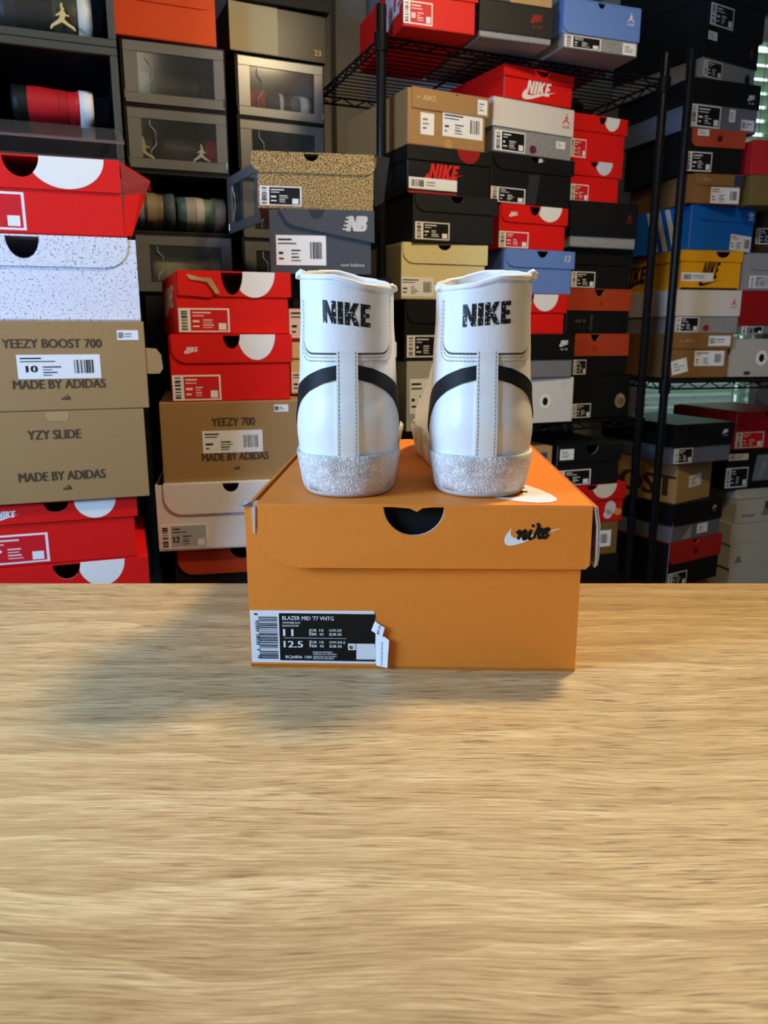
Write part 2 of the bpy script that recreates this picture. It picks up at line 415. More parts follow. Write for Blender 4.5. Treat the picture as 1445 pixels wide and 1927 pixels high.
# venetian blind: every slat one strip of the blind, ladder cords
bl = thing('window_blind', 'pale horizontal slatted blind hanging in the window behind the shoe boxes', 'blind', (0, 2.78, 0), 15)
mb = MB(); M_SLAT = slat_mat()
zz = WZ0+.02
while zz < WZ1-.06:
    c, s = math.cos(RAD(24)), math.sin(RAD(24)); hw = .0255
    for q in range(4):
        f0, f1 = -1+q*.5, -1+(q+1)*.5
        k0, k1 = .003*(1-f0*f0), .003*(1-f1*f1)
        def P_(x, f, k): return (x, -.006+f*hw*c, zz-f*hw*s+k)
        mb.face([P_(WX0+.006, f0, k0), P_(WX1-.006, f0, k0), P_(WX1-.006, f1, k1), P_(WX0+.006, f1, k1)], M_SLAT)
        mb.face([P_(WX0+.006, f1, k1-.0025), P_(WX1-.006, f1, k1-.0025), P_(WX1-.006, f0, k0-.0025), P_(WX0+.006, f0, k0-.0025)], M_SLAT)
    zz += .047
mb.build('blind_slats', bl)
mb = MB(); mb.box(WX0+.004, WX1-.004, -.032, .012, WZ1-.045, WZ1-.002, M_TRIM); mb.build('head_rail', bl)
for cx in (WX0+.09, WX1-.09):
    mb = MB(); mb.tube([(cx, -.033, WZ0+.02), (cx, -.033, WZ1-.04)], .0022, M_TRIM, 6); mb.build('ladder_cord', bl)
# added panel, its blue window-lit tone put into the paint, and a beige casing
mb = MB(); mb.box(-.07, .62, -.03, -.001, FLOOR, 1.3, M_WALLB); struct(backframe(mb.build('added_panel_1')))
mb = MB(); mb.box(-.17, -.072, -.05, -.001, FLOOR, 1.36, M_WALL); mb.box(-.17, .72, -.05, -.001, 1.302, 1.40, M_WALL); mb.box(.622, .72, -.05, -.001, FLOOR, 1.302, M_WALL)
struct(backframe(mb.build('trim_1')))

# ---------------------------------------------------------------- table
def wood():
    m, nt, P, ns, L = nodes('oak_laminate')
    tc = N(ns, 'ShaderNodeTexCoord'); sep = N(ns, 'ShaderNodeSeparateXYZ'); L.new(tc.outputs['Object'], sep.inputs[0])
    def mapping(sx, sy, src=None):
        mp = N(ns, 'ShaderNodeMapping'); mp.inputs['Scale'].default_value = (sx, sy, 1); L.new(src or tc.outputs['Object'], mp.inputs['Vector']); return mp.outputs[0]
    def noise(vec, sc, det, rough=.55, dist=0):
        n = N(ns, 'ShaderNodeTexNoise'); n.inputs['Scale'].default_value = sc; n.inputs['Detail'].default_value = det; n.inputs['Roughness'].default_value = rough
        n.inputs['Distortion'].default_value = dist; L.new(vec, n.inputs['Vector']); return n.outputs['Fac']
    def math_(op, a, b=None, c=None):
        n = N(ns, 'ShaderNodeMath', operation=op)
        for i, v in enumerate((a, b, c)):
            if v is None: continue
            if isinstance(v, (int, float)): n.inputs[i].default_value = v
            else: L.new(v, n.inputs[i])
        return n.outputs[0]
    def ramp(f, stops):
        r = N(ns, 'ShaderNodeValToRGB'); cr = r.color_ramp
        while len(cr.elements) < len(stops): cr.elements.new(.5)
        for e, (p, c) in zip(cr.elements, stops): e.position = p; e.color = (*c, 1) if len(c) == 3 else c
        L.new(f, r.inputs['Fac']); return r.outputs['Color']
    # slow bends of the grain, one offset per stave
    stave = math_('FLOOR', math_('DIVIDE', math_('ADD', sep.outputs['Y'], .310), .187))
    bend = noise(mapping(2.2, 5.0), 1.6, 2)
    comb = N(ns, 'ShaderNodeCombineXYZ')
    L.new(math_('ADD', sep.outputs['X'], math_('MULTIPLY', stave, 1.73)), comb.inputs[0])
    L.new(math_('ADD', sep.outputs['Y'], math_('MULTIPLY', bend, .04)), comb.inputs[1])
    L.new(stave, comb.inputs[2]); v = comb.outputs[0]
    fine = noise(mapping(34, 820, v), 1.0, 5, .7)
    mid = noise(mapping(7, 130, v), 1.0, 4, .6, .3)
    rings = N(ns, 'ShaderNodeTexWave', wave_type='BANDS', bands_direction='Y', wave_profile='SAW')
    rings.inputs['Scale'].default_value = 9; rings.inputs['Distortion'].default_value = 7; rings.inputs['Detail'].default_value = 2; rings.inputs['Detail Scale'].default_value = 1.2
    L.new(mapping(.55, 1.0, v), rings.inputs['Vector'])
    fac = math_('ADD', math_('ADD', math_('MULTIPLY', fine, .68), math_('MULTIPLY', mid, .32)), math_('MULTIPLY', rings.outputs['Fac'], .085))
    wn = N(ns, 'ShaderNodeTexWhiteNoise', noise_dimensions='1D'); L.new(stave, wn.inputs['W'])
    fac = math_('ADD', fac, math_('MULTIPLY', math_('SUBTRACT', wn.outputs['Value'], .5), .07))
    col = ramp(fac, [(.34, lin(146, 116, 73)), (.47, lin(180, 150, 102)), (.57, lin(201, 171, 120)), (.69, lin(230, 205, 155))])
    # short dark pores
    pore = noise(mapping(34, 640, v), 1.0, 2, .5)
    pf = ramp(pore, [(.35, (1, 1, 1)), (.43, (0, 0, 0))])
    zone = ramp(noise(mapping(2.5, 5), 1.0, 2), [(.42, (.10, .10, .10)), (.62, (.60, .60, .60))])
    mx = N(ns, 'ShaderNodeMix', data_type='RGBA'); L.new(math_('MULTIPLY', pf, zone), mx.inputs['Factor']); L.new(col, mx.inputs['A']); mx.inputs['B'].default_value = (*lin(92, 62, 36), 1)
    L.new(mx.outputs['Result'], P.inputs['Base Color'])
    P.inputs['Roughness'].default_value = .36; P.inputs['Specular IOR Level'].default_value = .45
    b = N(ns, 'ShaderNodeBump'); b.inputs['Strength'].default_value = .55; b.inputs['Distance'].default_value = .0006
    L.new(math_('SUBTRACT', fine, math_('MULTIPLY', pf, .35)), b.inputs['Height']); L.new(b.outputs['Normal'], P.inputs['Normal'])
    return m
M_WOOD = wood()
tb = thing('table', 'pale oak table with the orange shoe box standing on it', 'table', (0, .21, FLOOR))
mb = MB(); mb.box(-.95, .95, -.45, .517, -FLOOR-.028, -FLOOR, M_WOOD); mb.build('table_top', tb, bevel=.0012)
for lx in (-.9, .9):
    for ly in (-.4, .46):
        mb = MB(); mb.box(lx-.025, lx+.025, ly-.025, ly+.025, 0, -FLOOR-.0285, M_BLACK); mb.build('leg', tb)

# ---------------------------------------------------------------- wire racks
def wire_rack(label, loc, yaw, w, d, top, shelves, skip=()):
    r = thing('wire_rack', label, 'shelf rack', (loc[0], loc[1], FLOOR), yaw)
    for px, py in ((0, 0), (w, 0), (0, d), (w, d)):
        mb = MB(); mb.tube([(px, py, 0), (px, py, top-FLOOR)], .0115, M_WIRE, 14)
        z = .03
        while z < top-FLOOR-.01:        # ring grooves every inch or so
            mb.tube([(px, py, z), (px, py, z+.0016)], .0119, M_BLACK, 14); z += .0254*2
        mb.build('post', r)
    for zs in shelves:
        mb = MB(); z = zs-FLOOR-.004
        for yy in (0, d):
            for dz in (0, -.018): mb.tube([(0, yy, z+dz), (w, yy, z+dz)], .003, M_WIRE, 6)
            n = int(w/.035); pts = [(w*i/n, yy, z-(.018 if i % 2 else 0)) for i in range(n+1)]; mb.tube(pts, .0022, M_WIRE, 5)
        for xx in (0, w):
            for dz in (0, -.018): mb.tube([(xx, 0, z+dz), (xx, d, z+dz)], .003, M_WIRE, 6)
            n = int(d/.035); pts = [(xx, d*i/n, z-(.018 if i % 2 else 0)) for i in range(n+1)]; mb.tube(pts, .0022, M_WIRE, 5)
        n = int(d/.026)
        for i in range(1, n): mb.tube([(0, d*i/n, z+.001), (w, d*i/n, z+.001)], .0018, M_WIRE, 5)
        for i in (1, 2): mb.tube([(w*i/3, 0, z-.004), (w*i/3, d, z-.004)], .003, M_WIRE, 5)
        for px in (0, w):
            for py in (0, d): mb.tube([(px, py, z-.03), (px, py, z+.006)], [.015, .0165], M_WIRE, 12)
        mb.build('wire_shelf', r)
    return r
ANG = math.degrees(math.atan2(.30, .728))
wire_rack('black wire rack in the middle, its tall post standing before the kraft box side', (-.006, 1.88), ANG, .787, .46, .937, (.8785, .009, -.556))
wire_rack('black wire rack at the right carrying the blue and yellow boxes', (.783, 2.17), 13, .92, .56, .945, (.111,))

# ---------------------------------------------------------------- black cabinets and cubes that carry the stacks
def plain_cabinet(name, label, cat, x, y, yaw, w, d, z1):
    r = thing(name, label, cat, (x, y, FLOOR), yaw); h = z1-FLOOR; t = .016
    mb = MB(); mb.box(-w/2, w/2, .018, d, 0, h, M_BLACK); mb.build('carcass', r, bevel=.001)
    mb = MB(); mb.box(-w/2+.002, w/2-.002, 0, .0175, .004, h-.004, M_BLACK); dr = mb.build('door', r, bevel=.001)
    mb = MB(); mb.box(w/2-.04, w/2-.03, -.012, -.0005, h*.5, h*.5+.1, M_WIRE); mb.build('handle', dr)
    return r
cb = plain_cabinet('storage_cabinet', 'tall backed black cabinet carrying the clear drop front boxes', 'cabinet', -.36, 1.99, 24, .46, .42, .3325)
mb = MB(); mb.box(-.40, .36, .4205, .432, .2, 2.05, M_BLACK); mb.build('back_panel', cb)
plain_cabinet('storage_cabinet', 'plain black cabinet under the open shoe crates', 'cabinet', -.72, 1.605, 21, .40, .33, .351)
for i, (sx, sy, ya) in enumerate(((-.53, 1.235, 18.5), (-.29, 1.484, 11), (-.085, 1.625, 14))):
    plain_cabinet('storage_cube', ['plain black storage cube under the speckled and kraft stack', 'plain black storage cube under the stack with the kraft and two red boxes',
        'plain black storage cube under the slate grey box column'][i], 'storage cube', sx, sy, ya, .2 if i else .25, .31, -.3025)

# ---------------------------------------------------------------- sneakers lying on their side (sole to the right, heel to the viewer)
def sneaker_rings(zlist, ln, hw, hgt, seg=20):
    rings = []
    for z in zlist:
        r = []
        yf = ln*(1 if z < .3*hgt else 1-.55*min(1, (z/hgt-.3)/.35)); yb = .02*ln*math.sin(z/hgt*3)
        for i in range(seg):
            a = 2*math.pi*i/seg; u = math.cos(a); v = math.sin(a)
            yy = (yf+yb)/2-(yf-yb)/2*u
            wid = hw*(1-.12*max(0, z/hgt-.25))*(.86+.14*math.sin(min(1, yy/ln)*3.0)) 
            if z > .25*hgt: wid *= .93
            r.append((wid*math.copysign(abs(v)**.62, v), yy, z))
        rings.append(r)
    return rings
def loft(mb, rings, mats, cap0=True, cap1=True):
    n0 = len(mb.v); k = len(rings[0])
    for r in rings: mb.v += r
    for j in range(len(rings)-1):
        mi = mb.mi(mats[j] if isinstance(mats, list) else mats)
        for i in range(k):
            i2 = (i+1) % k
            mb.f.append([n0+j*k+i, n0+j*k+i2, n0+(j+1)*k+i2, n0+(j+1)*k+i]); mb.m.append(mi)
    mi = mb.mi(mats[0] if isinstance(mats, list) else mats)
    if cap0: mb.f.append([n0+i for i in range(k)][::-1]); mb.m.append(mi)
    if cap1: mb.f.append([n0+(len(rings)-1)*k+i for i in range(k)]); mb.m.append(mi)
def side_sneaker(label, loc, yaw, c, hgt=.13, ln=.27, hw=.043, emblem=None, group=None, flip=1, extra=None):
    """c: sole, foxing, upper, collar colours; lies with its sole at +x"""
    r = thing('sneaker', label, 'shoe', loc, yaw, group)
    M = lambda q, ro=.5: mat(c[q], ro, grain=.06, gscale=90, bump=.1, name='shoe_'+q)
    def place(o):
        o.rotation_euler = (0, RAD(-90), 0); o.location = (hgt*.5, 0, hw*1.03+.0015); return o
    mb = MB(); loft(mb, [[(x*1.06, y_*1.02-.002, z) for x, y_, z in q] for q in sneaker_rings((0, .012, .026), ln, hw*.97, hgt)], [M('sole'), M('sole')]); s_ = place(mb.build('sole', r, True))
    mb = MB(); zs = [.024+(hgt-.024)*i/9 for i in range(10)]
    loft(mb, sneaker_rings(zs, ln, hw, hgt), [M('foxing')]*3+[M('upper')]*4+[M('collar')]*2); place(mb.build('upper', r, True))
    mb = MB(); loft(mb, [[(x*.8, y_*.86+.012, hgt+.0005+.001*i) for x, y_, z in sneaker_rings((hgt,), ln, hw, hgt)[0]] for i in range(2)], M_BLACK); place(mb.build('shoe_opening', r))
    if extra:
        mb = MB(); q = sneaker_rings([hgt*extra[0], hgt*extra[1]], ln, hw*1.012, hgt); q = [[(x, y_-.0015, z) for x, y_, z in qq] for qq in q]
        loft(mb, q, mat(extra[2], .5, grain=0, name='shoe_trim'), False, False); place(mb.build('strap', r, True))
    if emblem:
        mb = MB(); fr = (Vector((emblem[1], -.0035, hw*emblem[2])), X, Z, -Y)
        put_shape(mb, JUMP, 0, 0, emblem[3], fr, .0, mat(emblem[0], .35, .4, grain=0, name='emblem')); mb.build('emblem', r)
    return r

# ---------------------------------------------------------------- clear drop front boxes
M_FROST = clear('frosted_plastic', (120, 120, 116), .74, .28, .10)
M_CLEAR = clear('clear_plastic', (120, 126, 126), .10, .10, .08)
M_CHROME = mat((220, 216, 190), .15, 1.0, grain=0, name='chrome')
def drop_box(label, x, y, z, yaw, w, h, d=.30, opened=False, group='drop front shoe boxes'):
    r = thing('drop_front_box', label, 'storage box', (x, y, z), yaw, group); t = .006
    mb = MB(); x0, x1 = -w/2, w/2
    mb.box(x0, x1, 0, d, 0, t, M_BLACK); mb.box(x0, x1, 0, d, h-t, h, M_BLACK); mb.box(x0, x1, d-t, d, t, h-t, M_BLACK)
    mb.box(x0, x0+t, 0, d-t, t, h-t, M_BLACK); mb.box(x1-t, x1, 0, d-t, t, h-t, M_BLACK)
    mb.build('shell', r, bevel=.001)
    door = bpy.data.objects.new('door', None)
    mb = MB(); a = x0+.006; b = x1-.004; lo = .005; hi = h-.005; m_ = .030
    fw = b-a; fr = (Vector((0, 0, 0)), X, Z, -Y)
    def rim(u0, v0, u1, v1): mb.prism([(u0,v0),(u1,v0),(u1,v1),(u0,v1)], fr, 0, .004, M_FROST)
    rim(0, lo, fw, lo+m_*.7); rim(0, hi-m_*.7, fw, hi); rim(0, lo+m_*.7, m_, hi-m_*.7); rim(fw-m_*.8, lo+m_*.7, fw, hi-m_*.7)
    dr = mb.build('door', r, bevel=.0008)
    mb = MB(); mb.prism([(m_, lo+m_*.7), (fw-m_*.8, lo+m_*.7), (fw-m_*.8, hi-m_*.7), (m_, hi-m_*.7)], fr, .0005, .002, M_CLEAR); pn = mb.build('door_pane', dr)
    mb = MB(); hx = m_+.018; zc = h*.5
    mb.tube([(hx, -.005, hi-m_*.8), (hx, -.005, zc+.028), (hx+.012, -.005, zc+.016), (hx+.012, -.005, zc-.012), (hx, -.005, zc-.026), (hx, -.005, lo+m_*.8)], .0011, mat((200, 200, 196), .25, grain=0, name='pale_plastic'), 6)
    mb.build('finger_grip', dr)
    if opened:
        # door swung out on its right side
        dr.location = (b, -.001, 0); dr.rotation_euler = (0, 0, RAD(-82))
    else: dr.location = (a, -.0005, 0)
    for px in (x0+.004, x1-.006):
        mb = MB(); mb.tube([(px, -.006, .012), (px, -.006, .028)], .0022, M_CHROME, 8); mb.build('hinge_pin', r)
    return r
DB1 = (-.478, 1.935); U1 = .1365
x_, y_, yw = -.478, 1.935, 20
drop_box('clear drop front box holding a dark shoe, directly under the bright orange box', x_, y_, .333+3*(U1+.0005), yw, .232, U1)
drop_box('clear drop front box showing gold and pale jumping figures and red', x_, y_, .333+2*(U1+.0005), yw, .232, U1)
drop_box('drop front box with its door swung open on grey and blue running shoes', x_, y_, .333+(U1+.0005), yw, .232, U1, opened=True)
drop_box('closed drop front box with cream shoes, just above the torn red box', x_, y_, .333, yw, .232, U1)
x2, y2, U2 = -.262, 2.145, .1448
drop_box('clear drop front box holding red and grey shoes below the gold box', x2, y2, .333+3*(U2+.0005), 24, .232, U2)
drop_box('drop front box of a pale and grey shoe behind the crackle patterned lid', x2, y2, .333+2*(U2+.0005), 24, .232, U2)
drop_box('drop front box hidden behind the crackle patterned box', x2, y2, .333+(U2+.0005), 24, .232, U2)
drop_box('drop front box hidden behind the slate grey box', x2, y2, .333, 24, .232, U2)
def inside(x, y, yaw, dx, dy):
    c, s = math.cos(RAD(yaw)), math.sin(RAD(yaw)); return x+dx*c-dy*s, y+dx*s+dy*c
def put_shoe(bx, by, bz, yaw, dx, dy, label, c, **k):
    q = inside(bx, by, yaw, dx, dy); return side_sneaker(label, (q[0], q[1], bz+.0065), yaw, c, **k)
DK = (38, 38, 40)
z1 = .333
put_shoe(x_, y_, z1+3*(U1+.0005), yw, .0, .03, 'dark grey shoe behind the clear door under the bright orange box', dict(sole=(44,46,48), foxing=DK, upper=(52,54,56), collar=(70,150,170)), hgt=.17, hw=.046, ln=.24)
put_shoe(x_, y_, z1+2*(U1+.0005), yw, .028, .03, 'black shoe with red sole end and small white jumping figure', dict(sole=(225,36,40), foxing=DK, upper=(52,52,54), collar=(36,36,38)), hgt=.13, hw=.047, ln=.24, emblem=((225,225,215), .028, .95, .042))
put_shoe(x_, y_, z1+2*(U1+.0005), yw, -.080, .034, 'black shoe collar with a gold jumping figure tag', dict(sole=DK, foxing=(120,24,28), upper=(34,34,36), collar=(40,40,42)), hgt=.048, hw=.05, ln=.23, emblem=((240,226,150), .004, .95, .05))
put_shoe(x_, y_, z1+(U1+.0005), yw, .050, .016, 'silver and blue grey running shoe beside the open clear door', dict(sole=(178,166,150), foxing=(120,150,128), upper=(168,164,158), collar=(74,104,122)), hgt=.112, hw=.047, ln=.24, extra=(.45, .62, (200, 198, 190)))
put_shoe(x_, y_, z1+(U1+.0005), yw, -.056, .014, 'grey and blue running shoe half behind the torn red lid', dict(sole=(84,100,108), foxing=(140,124,96), upper=(70,64,50), collar=(120,150,165)), hgt=.085, hw=.05, ln=.24, extra=(.5, .75, (150, 136, 100)))
put_shoe(x_, y_, z1, yw, .01, .03, 'cream shoe behind the lowest clear door above the torn red box', dict(sole=(210,196,150), foxing=(190,178,140), upper=(172,164,132), collar=(150,142,112)), hgt=.16, hw=.047, ln=.24)
put_shoe(x2, y2, z1+3*(U2+.0005), 24, .035, .03, 'dark grey shoe with white sole and white tab behind clear door', dict(sole=(215,212,205), foxing=(96,96,94), upper=(58,62,64), collar=(54,58,60)), hgt=.11, hw=.042, ln=.24, extra=(.66, .75, (225, 225, 220)))
put_shoe(x2, y2, z1+3*(U2+.0005), 24, -.062, .034, 'red rounded shoe toe behind clear door below the gold and black box', dict(sole=(190,40,44), foxing=(196,44,48), upper=(150,30,34), collar=(90,80,72)), hgt=.065, hw=.045, ln=.23)
put_shoe(x2, y2, z1+2*(U2+.0005), 24, .02, .03, 'grey shoe with pale heel tab behind the clear door over the crackle lid', dict(sole=(150,142,128), foxing=(110,106,98), upper=(70,74,76), collar=(210,208,200)), hgt=.13, hw=.045, ln=.24)

# ---------------------------------------------------------------- open black crates at the left
M_CRATE = mat((74, 74, 64), .45, grain=.03, name='grey_crate'); M_CRIN = mat((7, 7, 8), .7, grain=0, name='crate_dark')
def crate(label, x, y, z, yaw, w, h, d=.34, opened=False):
    r = thing('shoe_crate', label, 'crate', (x, y, z), yaw, 'side opening shoe crates'); x0, x1 = -w/2, w/2; t = .014
    mb = MB(); mb.box(x0, x1, .012, d, 0, t*.5, M_CRIN); mb.box(x0, x1, .012, d, h-t*.5, h, M_CRIN); mb.box(x0, x1, d-t, d, t*.5, h-t*.5, M_CRIN)
    mb.box(x0, x0+t*.5, .012, d-t, t*.5, h-t*.5, M_CRIN); mb.box(x1-t*.5, x1, .012, d-t, t*.5, h-t*.5, M_CRIN)
    if opened: mb.box(x0+t*.5, x1-t*.5, .0125, d-t, .0645, .0695, M_CRIN)
    mb.build('shell', r)
    mb = MB(); mb.box(x0, x1, 0, .0115, 0, t, M_CRATE); mb.box(x0, x1, 0, .0115, h-t, h, M_CRATE)
    mb.box(x0, x0+t, 0, .0115, t, h-t, M_CRATE); mb.box(x1-t, x1, 0, .0115, t, h-t, M_CRATE)
    mb.build('front_frame', r, bevel=.0015)
    if opened:
        mb = MB(); a = .004; ww = w-.012; hh = h*.62
        fr = (Vector((x0+.006, 0, 0)), X, Z, -Y)
        mb.prism([(0,0),(ww,0),(ww,hh),(0,hh)], fr, 0, .002, M_CLEAR)
        dr = mb.build('door', r)
        mb = MB()
        mb.prism([(0,hh-.012),(ww*.42,hh-.012),(ww*.45,hh-.006),(ww*.55,hh-.006),(ww*.58,hh-.012),(ww,hh-.012),(ww,hh),(0,hh)], fr, .0022, .006, M_FROST)
        mb.prism([(ww-.01,0),(ww,0),(ww,hh-.013),(ww-.01,hh-.013)], fr, .0022, .006, M_FROST)
        mb.build('door_rim', dr)
        dr.location = (0, -.002, h*.32); dr.rotation_euler = (RAD(111), 0, 0)
        mb = MB(); mb.box(x0+t, x1-t, .002, .011, t, h*.30, mat((24, 25, 25), .35, grain=0, name='dark_panel')); mb.build('lower_panel', r)
    return r
CX, CY, CYAW = -.72, 1.600, 21
U = .2165
crate('open black crate with the red black and white shoe and its clear door hanging down', CX, CY, .569, CYAW, .42, U, opened=True)
crate('black crate with the dark olive shoe, topmost at the upper left corner', CX, CY, .569+U+.001, CYAW, .42, U)
crate('black crate behind the red box with the pulled out lid', CX, CY, .352, CYAW, .42, U-.001)
def crate_shoe(dx, z, label, c, **k):
    q = inside(CX, CY, CYAW, dx, .04); return side_sneaker(label, (q[0], q[1], z), CYAW, c, **k)
crate_shoe(.085, .569+.0075+.0628, 'black and red sneaker with white sole lying in the open crate', dict(sole=(238,234,226), foxing=(190,32,36), upper=(186,30,36), collar=(22,24,24)), hgt=.15, hw=.046, ln=.26, extra=(.33, .43, (180, 28, 34)))
crate_shoe(-.118, .569+.0075+.0628, 'white soled sneaker at the left edge of the open crate', dict(sole=(232,228,220), foxing=(180,40,36), upper=(30,30,30), collar=(22,22,22)), hgt=.12, hw=.055, ln=.26)
crate_shoe(.085, .569+U+.001+.0075, 'dark olive sneaker with white sole and gold jumping figure in the top crate', dict(sole=(228,222,196), foxing=(70,68,52), upper=(44,44,40), collar=(52,54,50)), hgt=.17, hw=.06, ln=.26, emblem=((214,196,140), .03, .78, .048))

# ---------------------------------------------------------------- the orange shoe box in the middle of the table
M_OR = mat((238, 138, 46), .5, grain=.03, gscale=500, bump=.12, name='orange_card')
M_EDGE = mat((200, 190, 176), .8, grain=.1, gscale=300, name='torn_card_edge')
M_INSHADE = mat((10, 9, 8), .9, grain=0, name='inside_shade')
BW, BD, BH = .238, .335, .125
hb = thing('shoe_box', 'orange shoe box on the table with white sneakers standing on its lid', 'shoe box', (.0205, .5257, .0), -1.9)
FR = (Vector((-BW/2, 0, 0)), X, Z, -Y)
t = .0025; hz = BH-.003
NX, NR, ND = .1195, .0214, .0208
mb = MB()
mb.box(-BW/2, BW/2, 0, BD, 0, t, M_OR); mb.box(-BW/2, BW/2, BD-t, BD, t, hz, M_OR)
mb.box(-BW/2, -BW/2+t, t, BD-t, t, hz, M_OR); mb.box(BW/2-t, BW/2, t, BD-t, t, hz, M_OR)
mb.prism(flap_outline(0, BW, 0, hz, .0015, .0015, (NX, NR*.98, ND*.96, 'o')), FR, -t, 0, M_OR, M_GREYCARD)
mb.build('box_body', hb)
mb = MB(); mb.box(-BW/2+.003, BW/2-.003, .004, .012, .003, hz-.001, M_INSHADE); mb.build('shade_infill', hb)['label'] = 'near-black slab added for the shade behind the thumb hole'  # added slab, the unlit inside of the box put into its colour
# lid: top sheet, front flap with one big rounded corner and the thumb hole
LX0, LX1, FH = .0088, BW+.0054, .0458
mb = MB()
mb.box(-BW/2+LX0, -BW/2+LX1, -.002, BD+.002, BH-.0022, BH, M_OR)
mb.box(-BW/2+LX0, -BW/2+LX1, BD+.0003, BD+.002, BH-FH, BH-.0022, M_OR)
fl = arc(LX0+.034, BH-FH+.029, .034, .029, 180, 270, 14)+[(LX1-.003, BH-FH), (LX1, BH-FH+.003), (LX1, BH-.0012), (NX+NR, BH-.0012)]
fl += arc(NX, BH-.0012, NR, ND, 0, -180, 24)[1:]+[(LX0+.001, BH-.0012), (LX0+.001, BH-.02)]
mb.prism(fl, FR, .0004, .0022, M_OR, M_EDGE)
lid = mb.build('lid', hb, bevel=.0004)
# the lid's right side wall, bent outward, its grey layers open to the front
mb = MB()
for k, (a0, a1, th) in enumerate(((BW/2+.0062, BW/2+.0094, .0014), (BW/2+.0082, BW/2+.0112, .0009))):
    z0, z1 = BH-FH+.001+.001*k, BH-.0012
    n = len(mb.v)
    ys = (-.0012+.0005*k, BD-.01)
    prof = [(a0, z1), ((a0+a1)/2+.001, (z0+z1)/2+.008), (a1, z0+.006), (a1-.0008, z0)]
    for yy in ys:
        for px, pz in prof: mb.v.append((px-.0, yy, pz))
        for px, pz in prof[::-1]: mb.v.append((px+th, yy, pz))
    m8 = 2*len(prof)
    mb.f.append([n+i for i in range(m8)]); mb.m.append(mb.mi(M_EDGE))
    mb.f.append([n+m8+i for i in range(m8)][::-1]); mb.m.append(mb.mi(M_EDGE))
    for i in range(m8):
        j = (i+1) % m8; mb.f.append([n+j, n+i, n+m8+i, n+m8+j]); mb.m.append(mb.mi(M_OR if i >= len(prof) else M_EDGE))
mb.box(BW/2+.001, BW/2+.006, .002, BD-.01, BH-FH+.001, BH-.0025, M_INSHADE)  # near-black bar paints the shade in the gap beside the flap
mb.build('lid_side_flap', lid)
# torn upper left corner
mb = MB(); r = random.Random(3)
for i in range(9):
    a = r.uniform(-.004, .010); b = a+r.uniform(.002, .005); q = BH-.003+r.uniform(-.0015, .002)
    mb.face([(-BW/2+a, -.001-r.uniform(0, .0012), q), (-BW/2+b, -.0005, q+r.uniform(-.001, .001)), (-BW/2+b+.001, .012, q+.001), (-BW/2+a, .010, q+.0012)], M_EDGE)
mb.prism([(.0058, BH-.022), (.0072, BH-.022), (.0078, BH-.003), (.0052, BH-.003)], FR, .0002, .0016, M_EDGE)
mb.build('torn_corner', hb)['label'] = 'torn grey card at the upper left corner'
# torn nick above the thumb hole
mb = MB(); mb.face([(-BW/2+NX-.0205, -.0024, BH-.0016), (-BW/2+NX-.003, -.0026, BH-.0028), (-BW/2+NX+.002, -.0027, BH-.0052), (-BW/2+NX+.006, -.0026, BH-.0026), (-BW/2+NX+.021, -.0024, BH-.0012), (-BW/2+NX+.0, -.0022, BH-.0004)], M_OR)
mb.build('thumb_hole_edge', lid)

# word and tick on the flap
def ribbon(mb, pts, fr, off, m, sub=6):
    """calligraphic stroke: pts = (x, y, width)"""
    P = []
    for i in range(len(pts)-1):
        p0 = pts[max(0, i-1)]; p1 = pts[i]; p2 = pts[i+1]; p3 = pts[min(len(pts)-1, i+2)]
        for q in range(sub):
            u = q/sub
            P.append([.5*((2*p1[k])+(-p0[k]+p2[k])*u+(2*p0[k]-5*p1[k]+4*p2[k]-p3[k])*u*u+(-p0[k]+3*p1[k]-3*p2[k]+p3[k])*u**3) for k in range(3)])
    P.append(list(pts[-1])); Lf, Rt = [], []
    for i, p in enumerate(P):
        a = P[max(0, i-1)]; b = P[min(len(P)-1, i+1)]
        dx, dy = b[0]-a[0], b[1]-a[1]; l = math.hypot(dx, dy) or 1; w = max(.002, p[2])/2
        Lf.append((p[0]-dy/l*w, p[1]+dx/l*w)); Rt.append((p[0]+dy/l*w, p[1]-dx/l*w))
    for i in range(len(P)-1): mb.flat([Lf[i], Rt[i], Rt[i+1], Lf[i+1]][::-1], fr, off, m)
SCRIPT = [[(470,335,8),(500,303,16),(535,285,24)], [(543,285,38),(520,360,38),(495,440,38)], [(520,392,8),(560,330,14),(600,290,26),(632,285,36)],
    [(630,285,40),(606,350,40),(582,415,36),(604,432,16),(642,398,8),(690,310,8),(708,272,24)], [(715,268,40),(692,340,40),(674,405,36),(694,428,18),(735,412,8)],
    [(798,180,8),(830,176,26),(852,176,36)], [(846,178,38),(815,270,38),(752,420,38)], [(788,332,8),(835,272,14),(876,252,28),(893,275,22),(852,318,10),(806,338,8)],
    [(808,332,18),(838,350,28),(836,390,30),(856,414,20),(892,388,8)], [(905,345,8),(958,312,11),(1003,270,26),(985,246,28),(940,268,28),(906,330,38),(900,378,38),(930,408,26),(970,385,12),(1002,340,6)]]
def script_logo(mb, ox, oz, w, fr, off):
    k = w/988
    mb.flat([(ox+x*w, oz+y*w) for x, y in SWOOSH], fr, off, M_PAPER)
    for i, st in enumerate(SCRIPT): ribbon(mb, [(ox+(x-262)*k, oz+(550-y)*k, wd*k*.86) for x, y, wd in st], fr, off+.00015+.00003*i, M_INK)
    mb.flat([(ox+(x-262)*k, oz+(550-y)*k) for x, y in arc(740, 202, 27, 27, 0, 345, 23)], fr, off+.0004, M_INK)
FRL = (Vector((-BW/2, -.0022, 0)), X, Z, -Y)
mb = MB(); script_logo(mb, .1826, BH-.0288, .0410, FRL, .0004); mb.build('script_logo', lid)['label'] = 'white tick with black script lettering'
